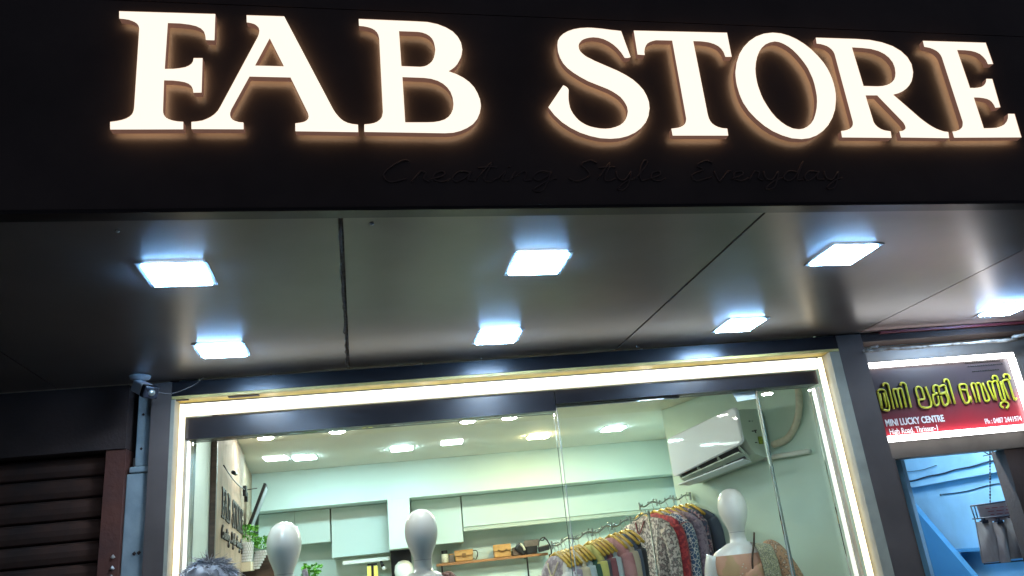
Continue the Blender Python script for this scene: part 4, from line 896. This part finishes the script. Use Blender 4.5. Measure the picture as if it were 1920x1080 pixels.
def mannequin(x, y, top, rot, label, k=1.0):
    t = thing('mannequin', label, 'mannequin', (x, y, 0.30), 'shop window mannequins')
    prof = [b for b in BODY if top - b[0] * k > 0.32]
    MB().loft([mring((x, y), top, d * k, rx * k, ry * k, yo * k, rot) for d, rx, ry, yo in prof]).build('body', M['mannequin'], t)
    MB().tube([q for q in mring((x, y), top, .268 * k, .0497 * k, .0552 * k, .0035 * k, rot)] + [mring((x, y), top, .268 * k, .0497 * k, .0552 * k, .0035 * k, rot)[0]], .0012, 4).build('neck_joint', M['lamp_trim'], t)
    for s in (-1, 1):
        pts = []
        for d, px, py in ((.398, .165, .01), (.50, .20, .012), (.66, .215, .0), (.80, .222, -.03), (.95, .225, -.06)):
            v = Vector((s * px * k, py * k, 0)); v.rotate(Matrix.Rotation(rot, 3, 'Z')); pts.append(Vector((x, y, top - d * k)) + v)
        MB().tube(spline(pts, 3), [.048, .047, .045, .043, .041, .04, .038, .037, .036, .034, .032, .03, .028][:13], 12).build('arm', M['mannequin'], t)
    return t
def dress(t, x, y, top, rot, k, d0, mt, name='gown', hem=1.55, grow=.008):
    prof = [b for b in BODY if b[0] >= d0]
    rg = [mring((x, y), top, d * k, rx * k * (1 if d < 1 else 1 + (d - 1) * .9), ry * k * (1 if d < 1 else 1 + (d - 1) * .9), yo * k, rot, grow=grow) for d, rx, ry, yo in prof if d <= hem]
    return MB().loft(rg, caps=False).build(name, mt, t)
F['floral'] = fabric('floral_print', (.6, .3, .3), (.08, .06, .06), (.7, .62, .55), scale=30, th=.5)
F['brown_pink'] = fabric('brown_pink_print', (.66, .4, .36), (.28, .13, .09), scale=26, th=.5)
F['peach'] = fabric('peach_cloth', (.74, .42, .30), (.62, .42, .24), scale=7)
F['embroidery'] = fabric('embroidered_cloth', (.5, .47, .32), (.13, .14, .11), (.62, .57, .44), scale=70, th=.5)
F['sequin'] = fabric('sequin_cloth', (.55, .32, .2), (.16, .08, .05), (.75, .62, .5), scale=60, th=.56)
mt_ = mannequin(-0.733, 4.5, 1.957, 0.15, 'white egg headed mannequin at the left of the shop window')
dress(mt_, -0.733, 4.5, 1.957, .15, 1, .37, F['floral'])
mb = MB().tube(spline([(-.62, 4.44, 1.70), (-.61, 4.43, 1.66), (-.60, 4.42, 1.60), (-.60, 4.42, 1.5)], 4), [.016] * 13)
mb.build('scarf', F['lilac'], mt_)
mt_ = mannequin(-0.004, 4.55, 1.96, 0.0, 'white egg headed mannequin in the middle of the shop window')
dress(mt_, -0.004, 4.55, 1.96, 0, 1, .40, F['brown_pink'])
MB().tube(spline([(.10, 4.52, 1.598), (.135, 4.55, 1.60), (.16, 4.58, 1.58)], 3), .02).build('shoulder_strap', F['brown_pink'], mt_)
MB().tube(spline([(-.095, 4.56, 1.60), (-.085, 4.48, 1.575), (-.05, 4.45, 1.45)], 4), .012).build('cord', M['wood_dark'], mt_)
mt_ = mannequin(1.972, 5.0, 1.943, -0.2, 'white egg headed mannequin in a peach one shoulder dress at the right', 1.0)
dress(mt_, 1.972, 5.0, 1.943, -.2, 1, .40, F['peach'])
def ribbon(path, side, wd, th, mt, name, par):
    P = spline(path, 4); S = spline(side, 4); rg = []
    for p, q in zip(P, S):
        q = q.normalized(); nn = q.cross(Vector((0, .2, -1))).normalized()
        rg.append([p + q * wd * math.cos(2 * PI * k / 16) + nn * (th * math.sin(2 * PI * k / 16) + .006 * math.sin(k * 2.1)) for k in range(16)])
    return MB().loft(rg).build(name, mt, par)
ribbon([(2.085, 5.03, 1.575), (2.085, 4.955, 1.597), (2.09, 4.895, 1.56), (2.095, 4.868, 1.46), (2.09, 4.86, 1.30), (2.085, 4.87, 1.05)],
       [(1, .1, .1), (1, .1, -.15), (1, .25, -.1), (1, .25, 0), (1, .25, 0), (1, .25, 0)], .062, .010, F['embroidery'], 'sash', mt_)
ribbon([(2.035, 4.93, 1.50), (2.00, 4.885, 1.455), (2.0, 4.875, 1.40), (2.0, 4.87, 1.30), (2.0, 4.87, 1.1)],
       [(1, -.1, .5), (1, -.1, .3), (1, 0, .1), (1, 0, 0), (1, 0, 0)], .07, .012, F['peach'], 'drape', mt_)
MB().tube(spline([(2.12, 5.0, 1.575), (2.17, 4.985, 1.545), (2.205, 4.965, 1.47), (2.235, 4.94, 1.36), (2.26, 4.93, 1.22)], 4), [.03, .045, .055, .06, .064, .067, .07, .072, .074, .076, .078, .08, .082, .084, .086, .088, .09], 14).build('sleeve', F['sequin'], mt_)
MB().tube(spline([(2.055, 4.93, 1.66), (2.03, 4.905, 1.60), (1.99, 4.885, 1.50), (1.975, 4.88, 1.38)], 4), .006, 6).build('shoulder_strap', M['wood_dark'], mt_)
mb = MB()
for i in range(14):
    mb.lathe((1.90 + .18 * random.random(), 4.895 - .008 * random.random(), 1.33 + .16 * random.random()), [(.001, 0), (.005, .004), (.001, .008)], 5)
mb.build('sequins', M['cream'], mt_)
w = MB().box(-1.0, 2.25, 4.25, 5.25, 0.131, 0.30).build('display_plinth', M['laminate_edge']); solo(w, 'low pale display plinth under the three mannequins', 'plinth')

# ================================================================ left neighbour
t = thing('roller_shutter', 'closed brown metal roller shutter left of the shop', 'roller shutter', (-2.5, 4.1, 0.12))
sl = None
for i in range(22):
    z = 0.125 + i * 0.1
    if sl is None:
        mb = MB(); prof = [(0, 0), (-.012, .006), (-.022, .03), (-.024, .055), (-.016, .08), (-.002, .092), (.004, .094)]
        for x0, x1 in ((-3.9, -1.492),):
            rg = [[(x0, 4.09 + a, 0.125 + b) for a, b in prof], [(x1, 4.09 + a, 0.125 + b) for a, b in prof]]
            n = len(prof); vs = rg[0] + rg[1]
            mb.add(vs, [(k, k + 1, n + k + 1, n + k) for k in range(n - 1)])
        sl = mb.build('slat', M['shutter'], t)
    else:
        c = sl.copy(); COL.objects.link(c); c.parent = t; c.location = (0, 0, i * 0.1)
MB().box(-3.9, -1.492, 4.10, 4.12, 0.12, 2.33).build('backing', M['dark_wall'], t)
w = MB().box(-3.9, -1.40, 4.0, 4.3, 2.331, 2.645).build('shutter_box', M['dark_wall']); solo(w, 'dark shutter housing above the roller shutter', 'shutter box')
t = thing('rust_post', 'rusty red brown steel post between shutter and pale blue column', 'post', (-1.44, 4.05, 0.12))
MB().box(-1.491, -1.40, 4.01, 4.12, 0.12, 2.329).build('channel', M['rust_paint'], t)
mb = MB()
for z in (1.83, 1.78, 1.74): mb.lathe((-1.425, 4.008, z), [(.002, -.006), (.012, 0), (.002, .014)], 8)
mb.build('bolt', M['dirty_steel'], t)
t = thing('blue_column', 'pale weathered blue column beside the dark pillar', 'column', (-1.34, 4.06, 0.12))
MB().box(-1.398, -1.292, 4.035, 4.2, 0.12, 2.212).build('lower_shaft', M['blue_paint'], t, bevel=.006)
MB().box(-1.386, -1.293, 4.028, 4.2, 2.214, 2.243).build('band', M['blue_paint'], t, bevel=.006)
MB().box(-1.368, -1.293, 4.045, 4.2, 2.245, 2.645).build('upper_shaft', M['blue_paint'], t, bevel=.006)
mb = MB()
for z in (2.33, 2.50): mb.lathe((-1.34, 4.043, z), [(.001, -.007), (.007, 0), (.001, .007)], 8)
for x, z in ((-1.34, 1.84), (-1.32, 1.842)): mb.lathe((x, 4.034, z), [(.001, -.01), (.01, 0), (.001, .01)], 8)
mb.build('hole', M['dark_wall'], t)

# security camera
t = thing('security_camera', 'white bullet security camera under the canopy at the left pillar', 'security camera', (-1.30, 3.86, 2.646))
MB().lathe((-1.305, 3.86, 2.628), [(.02, 0), (.045, .006), (.05, .02)], 14).build('mount', M['cctv_white'], t)
MB().tube([(-1.305, 3.86, 2.63), (-1.315, 3.86, 2.605), (-1.30, 3.86, 2.59)], .012).build('arm', M['cctv_white'], t)
MB().obox((-1.282, 3.838, 2.582), (.62, -.66, -.42), (.66, .73, 0), (.3, -.28, .9), .052, .034, .028).build('housing', M['cctv_white'], t, bevel=.008)
MB().obox((-1.233, 3.786, 2.549), (.62, -.66, -.42), (.66, .73, 0), (.3, -.28, .9), .024, .036, .030).build('hood', M['cctv_dark'], t, bevel=.008)
MB().obox((-1.262, 3.8135, 2.580), (.62, -.66, -.42), (.3, -.28, .9), (.66, .73, 0), .018, .003, .004).build('mark', M['black_paint'], t)
MB().tube([(-1.2185, 3.7705, 2.5395), (-1.216, 3.768, 2.538)], .016, 14).build('lens', M['chrome'], t)
mb = MB().tube(spline([(-1.24, 3.86, 2.57), (-1.17, 3.9, 2.56), (-1.08, 3.93, 2.60), (-1.03, 3.95, 2.645)], 5), .002, 5)
solo(mb.build('camera_cable', M['acp_dark']), 'thin dark cable running from the security camera', 'cable')

# ================================================================ right neighbour
w = MB().box(2.62, 4.8, 3.97, 3.998, 2.634, 2.646).build('red_strip', M['red_trim']); solo(w, 'thin red strip along the canopy edge above the neighbouring sign', 'trim strip')
w = MB().box(2.514, 4.8, 4.0, 4.13, 2.598, 2.645).build('header_panel', M['dark_wall']); solo(w, 'dark beam above the red lit sign', 'beam')
w = MB().box(2.514, 4.8, 4.135, 4.22, 1.957, 2.5965).build('sign_backing', M['grey_panel']); solo(w, 'grey metal panel behind the red lit sign', 'panel')
w = MB().box(3.275, 4.8, 4.14, 4.25, 0.12, 1.955).build('side_wall', M['dark_wall']); solo(w, 'dark wall right of the blue doorway', 'wall')
w = MB().box(2.514, 2.556, 4.05, 4.25, 0.12, 1.955).build('door_post', M['acp_dark']); solo(w, 'dark door post at the left of the blue doorway', 'post')
mb = MB(); n = 16
mb.tube([(2.50 + .95 * i / n, 3.995 + random.uniform(-.004, .004), 2.545 + random.uniform(-.003, .003)) for i in range(n + 1)], [random.uniform(.007, .011) for i in range(n + 1)], 5)
mb.tube([(2.53, 3.992, 2.556), (2.59, 3.99, 2.565)], .008); mb.tube([(3.42, 3.99, 2.56), (3.55, 3.99, 2.575)], .01)
solo(mb.build('steel_angle', M['dirty_steel']), 'dirty white steel strip just above the red lit sign', 'steel strip')
t = thing('lit_sign', 'red and black sign with yellow lettering between white light tubes', 'sign', (3.0, 4.11, 2.047))
MB().box(2.548, 3.46, 4.092, 4.134, 2.05, 2.487).build('panel', M['sign_print'], t)
MB().box(2.545, 3.46, 4.060, 4.0915, 2.462, 2.490).build('light_tube', M['tube_white'], t, bevel=.006)
MB().box(2.545, 3.46, 4.060, 4.0915, 2.044, 2.076).build('light_tube', M['tube_white'], t, bevel=.006)
MB().box(3.432, 3.462, 4.060, 4.0915, 2.078, 2.460).build('light_tube', M['tube_white'], t, bevel=.006)
mb, mk_ = MB(), MB()
for st in MALAYALAM:
    pts = spline([(x / 1000, z / 1000) for x, z in st], 5)
    mk_.tube([(p[0], 4.0905, p[1]) for p in pts], .0088, 6)
    mb.tube([(p[0], 4.0845, p[1]) for p in pts], .0062, 6)
mk_.build('letter_outline', M['ink_black'], t); mb.build('lettering', M['ink_yellow'], t)
def SG(x0, z0): return lambda u, v, w_: (x0 + u, 4.0895 - w_, z0 + v)
text_mesh('caption', 'MINI LUCKY CENTRE', .052, SG(2.578, 2.133), M['ink_white'], t, bold=.0012, sx=.72)
text_mesh('caption', 'High Road, Thrissur-1', .046, SG(2.588, 2.086), M['ink_white'], t, sx=.72)
text_mesh('caption', 'Ph : 0487 2441974', .042, SG(3.172, 2.098), M['ink_white'], t, sx=.72)
mb = MB()
for r, (z, x0, x1) in enumerate(((2.448, 3.16, 3.38), (2.428, 3.17, 3.39), (2.397, 3.19, 3.36))):
    x = x0
    while x < x1:
        q = random.uniform(.006, .014)
        mb.tube(spline([(x, 4.0905, z), (x + q * .4, 4.0905, z + .008), (x + q * .8, 4.0905, z), (x + q, 4.0905, z + .006)], 3), .0016, 4); x += q + .004
tag(mb.build('small_print', M['ink_black'], t), kind='stuff')

# the blue room behind the doorway
tag(MB().box(3.66, 3.76, 4.26, 9.0, 0.12, 2.59).build('room_wall', M['room_blue']), kind='structure')
tag(MB().box(2.72, 3.659, 8.9, 9.0, 0.12, 2.59).build('room_back_wall', M['room_blue']), kind='structure')
tag(MB().box(2.70, 3.76, 4.26, 9.0, 2.592, 2.65).build('room_ceiling', M['room_blue']), kind='structure')
tag(MB().box(2.72, 3.76, 4.01, 9.0, -0.1, 0.118).build('room_floor', M['pavement']), kind='structure')
tag(MB().slab((2.72, 4.26), (2.75, 9.0), (1, 0), 0.02, 0.12, 2.59).build('room_side_wall', M['room_blue']), kind='structure')
w = MB().box(3.615, 3.659, 4.26, 8.8, 1.868, 1.905).build('wall_ledge', M['room_blue']); solo(w, 'narrow blue ledge along the wall of the blue room', 'ledge')
t = thing('tube_lamp', 'white tube lamp high inside the blue room', 'lamp', (3.2, 4.34, 2.4))  # out of view, added to brighten the blue room
MB().box(2.72, 3.2, 4.30, 4.33, 2.48, 2.54).build('holder', M['white_trim'], t)
MB().tube([(2.73, 4.36, 2.48), (3.19, 4.36, 2.48)], .014, 8).build('tube', M['room_tube'], t)

# stair side, cables and the hanging display
pts = [(4.7, .84), (5.08, 1.256), (5.60, 1.815), (5.70, 1.66), (8.8, 1.66), (8.8, .3), (4.7, .3)]
mb = MB(); n = len(pts)
mb.add([(3.53, a, b) for a, b in pts] + [(3.57, a, b) for a, b in pts],
       [tuple(range(n)), tuple(range(2 * n - 1, n - 1, -1))] + [(i, n + i, n + (i + 1) % n, (i + 1) % n) for i in range(n)])
solo(mb.build('stair_side', M['room_trim']), 'dark blue slanted stair side inside the blue room', 'stair side')
mb = MB()
mb.tube([(3.650, 5.85 - 1.35 * i / 20, 1.915 + .03 * i / 20 + .003 * math.sin(i * 1.3)) for i in range(21)], .006, 5)
mb.tube([(3.650, 5.85 - 1.35 * i / 20, 1.985 + .006 * math.sin(i * .9)) for i in range(9)], .0025, 4)
solo(mb.build('wall_cable', M['wire']), 'black cable run along the blue wall above the ledge', 'cable')
mb = MB().tube(spline([(3.655, 5.35, 1.79), (3.655, 5.1, 1.785), (3.655, 4.85, 1.80), (3.655, 4.6, 1.80)], 5), .0035, 4)
mb.lathe((3.652, 5.36, 1.788), [(.001, -.008), (.008, 0), (.001, .008)], 6)
solo(mb.build('sagging_wire', M['wire']), 'thin wire sagging across the blue wall below the ledge', 'wire')
w = MB().box(3.57, 3.659, 4.6, 5.30, 1.405, 1.425).build('wall_shelf', M['room_trim']); solo(w, 'small dark blue shelf on the blue wall behind the hanging packets', 'shelf')
t = thing('hanging_display', 'wire display rack with clipped packets hanging in the blue doorway', 'display rack', (3.35, 4.4, 1.36))
hk = Vector((3.385, 4.4, 1.965))
mb = MB().tube([hk, (3.385, 4.4, 2.59)], .005, 5)
mb.tube([hk + Vector((-.10, 0, .012)), hk + Vector((.06, 0, .025))], .007, 5)
mb.tube([hk + Vector((-.07, .01, .04)), hk + Vector((-.01, 0, -.01))], .004, 4); mb.tube([hk + Vector((.07, .01, .04)), hk + Vector((.0, 0, -.01))], .004, 4)
mb.tube([hk + Vector((-.05, 0, -.015)), hk + Vector((.12, 0, .0))], .004, 4)
mb.build('hook', M['wire'], t)
for e in ((3.292, 4.4, 1.682), (3.53, 4.4, 1.742)):
    e = Vector(e); mb = MB(); k = 16
    for i in range(k):
        p, q = hk.lerp(e, i / k), hk.lerp(e, (i + .85) / k)
        mb.tube([p, p.lerp(q, .5), q], [.003, .0065 if i % 5 == 3 else .0045, .003], 5)
    mb.build('chain', M['wire'], t)
mb = MB()
mb.tube([(3.165, 4.4, 1.676), (3.62, 4.4, 1.690)], .005, 5); mb.tube([(3.165, 4.4, 1.676), (3.155, 4.38, 1.60)], .004, 5)
mb.tube([(3.195, 4.41, 1.676), (3.18, 4.39, 1.60)], .004, 5); mb.tube([(3.14, 4.38, 1.605), (3.62, 4.38, 1.60)], .004, 5)
mb.tube([(3.155, 4.38, 1.60), (3.135, 4.385, 1.36), (3.60, 4.385, 1.35)], .004, 5)
mb.build('frame', M['wire'], t)
MB().hexa([(3.20, 4.39, 1.578), (3.56, 4.39, 1.586), (3.56, 4.394, 1.586), (3.20, 4.394, 1.578), (3.195, 4.39, 1.672), (3.56, 4.39, 1.684), (3.56, 4.394, 1.684), (3.195, 4.394, 1.672)]).build('card', M['card'], t)
mb = MB()
for r in range(4):
    x = 3.245 + .01 * r
    while x < 3.5:
        l = random.uniform(.015, .05); mb.box(x, x + l, 4.3885, 4.3897, 1.652 - .018 * r, 1.656 - .018 * r); x += l + .015
mb.build('scribble', M['ink_red'], t)
for x0, x1, dz in ((3.155, 3.255, 0), (3.262, 3.325, -.01), (3.335, 3.44, .004), (3.445, 3.56, .01)):
    mb = MB(); nx, nz = 6, 6; vs = []
    for j in range(nz + 1):
        for i in range(nx + 1):
            vs.append((x0 + (x1 - x0) * i / nx - .03 * j / nz, 4.375 - .012 * math.sin(PI * i / nx) * math.sin(PI * j / nz) + random.uniform(-.002, .002), 1.585 + dz - .22 * j / nz))
    m = len(vs); vs += [(x, y + .012, z) for x, y, z in vs]
    fs = []
    for j in range(nz):
        for i in range(nx):
            a = j * (nx + 1) + i; fs += [(a, a + nx + 1, a + nx + 2, a + 1), (m + a, m + a + 1, m + a + nx + 2, m + a + nx + 1)]
    mb.add(vs, fs, True)
    mb.build('packet', M['poly_bag'], t)
    xm = (x0 + x1) / 2
    MB().box(xm - .018, xm + .018, 4.366, 4.392, 1.575 + dz, 1.592 + dz).box(xm - .006, xm + .006, 4.370, 4.388, 1.592 + dz, 1.606 + dz).build('clip', M['wire'], t)

# ---------------------------------------------------------------- person seen from behind at the lower edge
px, py = -0.553, 2.22
G = 0.12
t = thing('person', 'person with tousled grey hair in a dark shirt facing the shop window', 'person', (px, py, G))
sv = [(0, 0, .84), (0, .01, 1.08), (0, 0, 1.28), (0, .0, 1.37), (0, .012, 1.43), (0, .02, 1.49), (0, .02, 1.555),
      (-.17, 0, 1.30), (-.20, -.01, 1.05), (-.20, .04, .84), (-.20, .06, .76), (.17, 0, 1.30), (.20, -.01, 1.05), (.20, .04, .84), (.20, .06, .76),
      (-.09, 0, .76), (-.09, .01, .44), (-.09, -.02, .08), (-.09, .10, .03), (.09, 0, .76), (.09, .01, .44), (.09, -.02, .08), (.09, .10, .03)]
se = [(0, 1), (1, 2), (2, 3), (3, 4), (4, 5), (5, 6), (2, 7), (7, 8), (8, 9), (9, 10), (2, 11), (11, 12), (12, 13), (13, 14),
      (0, 15), (15, 16), (16, 17), (17, 18), (0, 19), (19, 20), (20, 21), (21, 22)]
sr = [.13, .13, .13, .065, .06, .08, .07, .06, .045, .035, .03, .06, .045, .035, .03, .09, .06, .045, .035, .09, .06, .045, .035]
me = bpy.data.meshes.new('body'); me.from_pydata([(x, y, z) for x, y, z in sv], se, [])
bo = bpy.data.objects.new('body', me); COL.objects.link(bo); bo.parent = t; OFF[bo] = OFF[t]
sk = bo.modifiers.new('skin', 'SKIN'); bo.modifiers.new('smooth', 'SUBSURF').levels = 1
for i, d in enumerate(me.skin_vertices[0].data):
    d.radius = (sr[i], sr[i] * (.8 if i in (0, 1, 2) else 1)); d.use_root = (i == 0)
me.materials.append(M['skin'])
def ringo(z, rx, ry, y=0.0): return [Vector((px + rx * math.cos(2 * PI * k / 24), py + y + ry * math.sin(2 * PI * k / 24), G + z)) for k in range(24)]
MB().loft([ringo(.80, .17, .14), ringo(.95, .165, .14), ringo(1.1, .17, .14), ringo(1.25, .205, .14), ringo(1.33, .20, .11), ringo(1.38, .12, .085), ringo(1.40, .07, .07)], caps=False).build('shirt', M['shirt'], t)
for s in (-1, 1):
    MB().tube([(px + s * .17, py, G + 1.32), (px + s * .20, py, G + 1.2), (px + s * .212, py - .01, G + 1.03)], [.075, .07, .06], 12).build('sleeve', M['shirt'], t)
    MB().tube([(px + s * .085, py, G + .86), (px + s * .09, py + .01, G + .45), (px + s * .09, py - .02, G + .06)], [.115, .085, .07], 12).build('trouser_leg', M['trousers'], t)
    MB().loft([[Vector((px + s * .09 + rx * math.cos(2 * PI * k / 14), py + .04 + ry * math.sin(2 * PI * k / 14), G + z)) for k in range(14)] for z, rx, ry in ((0, .045, .13), (.03, .048, .13), (.07, .04, .08), (.10, .035, .05))]).build('shoe', M['black_paint'], t)
# head form with ears and nose, then hair locks on it
hc = Vector((px, py + .01, 1.588))
mb = MB()
mb.loft([[hc + Vector((rx * math.cos(2 * PI * k / 24), yo + ry * math.sin(2 * PI * k / 24), z)) for k in range(24)] for z, rx, ry, yo in
         ((-.12, .03, .03, .06), (-.10, .05, .07, .03), (-.06, .065, .088, .012), (-.01, .074, .095, 0), (.03, .075, .096, -.004), (.065, .065, .083, -.006), (.088, .043, .055, -.006), (.098, .012, .015, -.006))])
for s in (-1, 1): mb.loft([[hc + Vector((s * (.074 + .012 * f), .0 + r * math.cos(2 * PI * k / 10), -.025 + 1.5 * r * math.sin(2 * PI * k / 10))) for k in range(10)] for f, r in ((0, .016), (.6, .02), (1, .014))])
mb.loft([[hc + Vector((r * math.cos(2 * PI * k / 8), .09 + yy, -.03 + zz + r * math.sin(2 * PI * k / 8))) for k in range(8)] for yy, zz, r in ((0, .02, .01), (.018, -.01, .014), (.012, -.025, .008))])
mb.build('head', M['skin'], t)
rnd = random.Random(5); mb = MB()
mb.loft([[hc + Vector((rx * math.cos(2 * PI * k / 24), ry * math.sin(2 * PI * k / 24) - .006, z)) for k in range(24)] for z, rx, ry in
         ((-.03, .079, .094), (.0, .080, .097), (.035, .078, .096), (.068, .067, .083), (.092, .044, .055), (.103, .012, .015))])
for i in range(2600):
    a = rnd.uniform(0, 2 * PI); u = rnd.random() ** .7; el = math.radians(-5 + 95 * u)
    if math.sin(a) > .35 and el < math.radians(42): continue
    n_ = Vector((math.cos(a) * math.cos(el), math.sin(a) * math.cos(el), math.sin(el)))
    b0 = hc + Vector((n_.x * .080, n_.y * .097, n_.z * .103)) - n_ * .006
    flow = Vector((n_.x * .9 + .25 * math.sin(7 * a), n_.y * .6 - .25, -.75 + .9 * max(0, n_.z - .6))); flow -= n_ * flow.dot(n_)
    if flow.length < .05: continue
    flow.normalize(); fl = rnd.random() ** 9
    l = rnd.uniform(.025, .055); j = Vector((rnd.gauss(0, .16), rnd.gauss(0, .16), rnd.gauss(0, .08)))
    up = .08 + .8 * fl
    p1 = b0 + (n_ * up + flow * .6 + j * .5).normalized() * l * .5
    p2 = p1 + (n_ * (up - .3) + flow + j).normalized() * l * .5
    r = rnd.uniform(.0009, .0022)
    mb.tube([b0, p1, p2], [r, r * .9, r * .25], 3, caps=False)
mb.build('hair', M['hair_grey'], t)
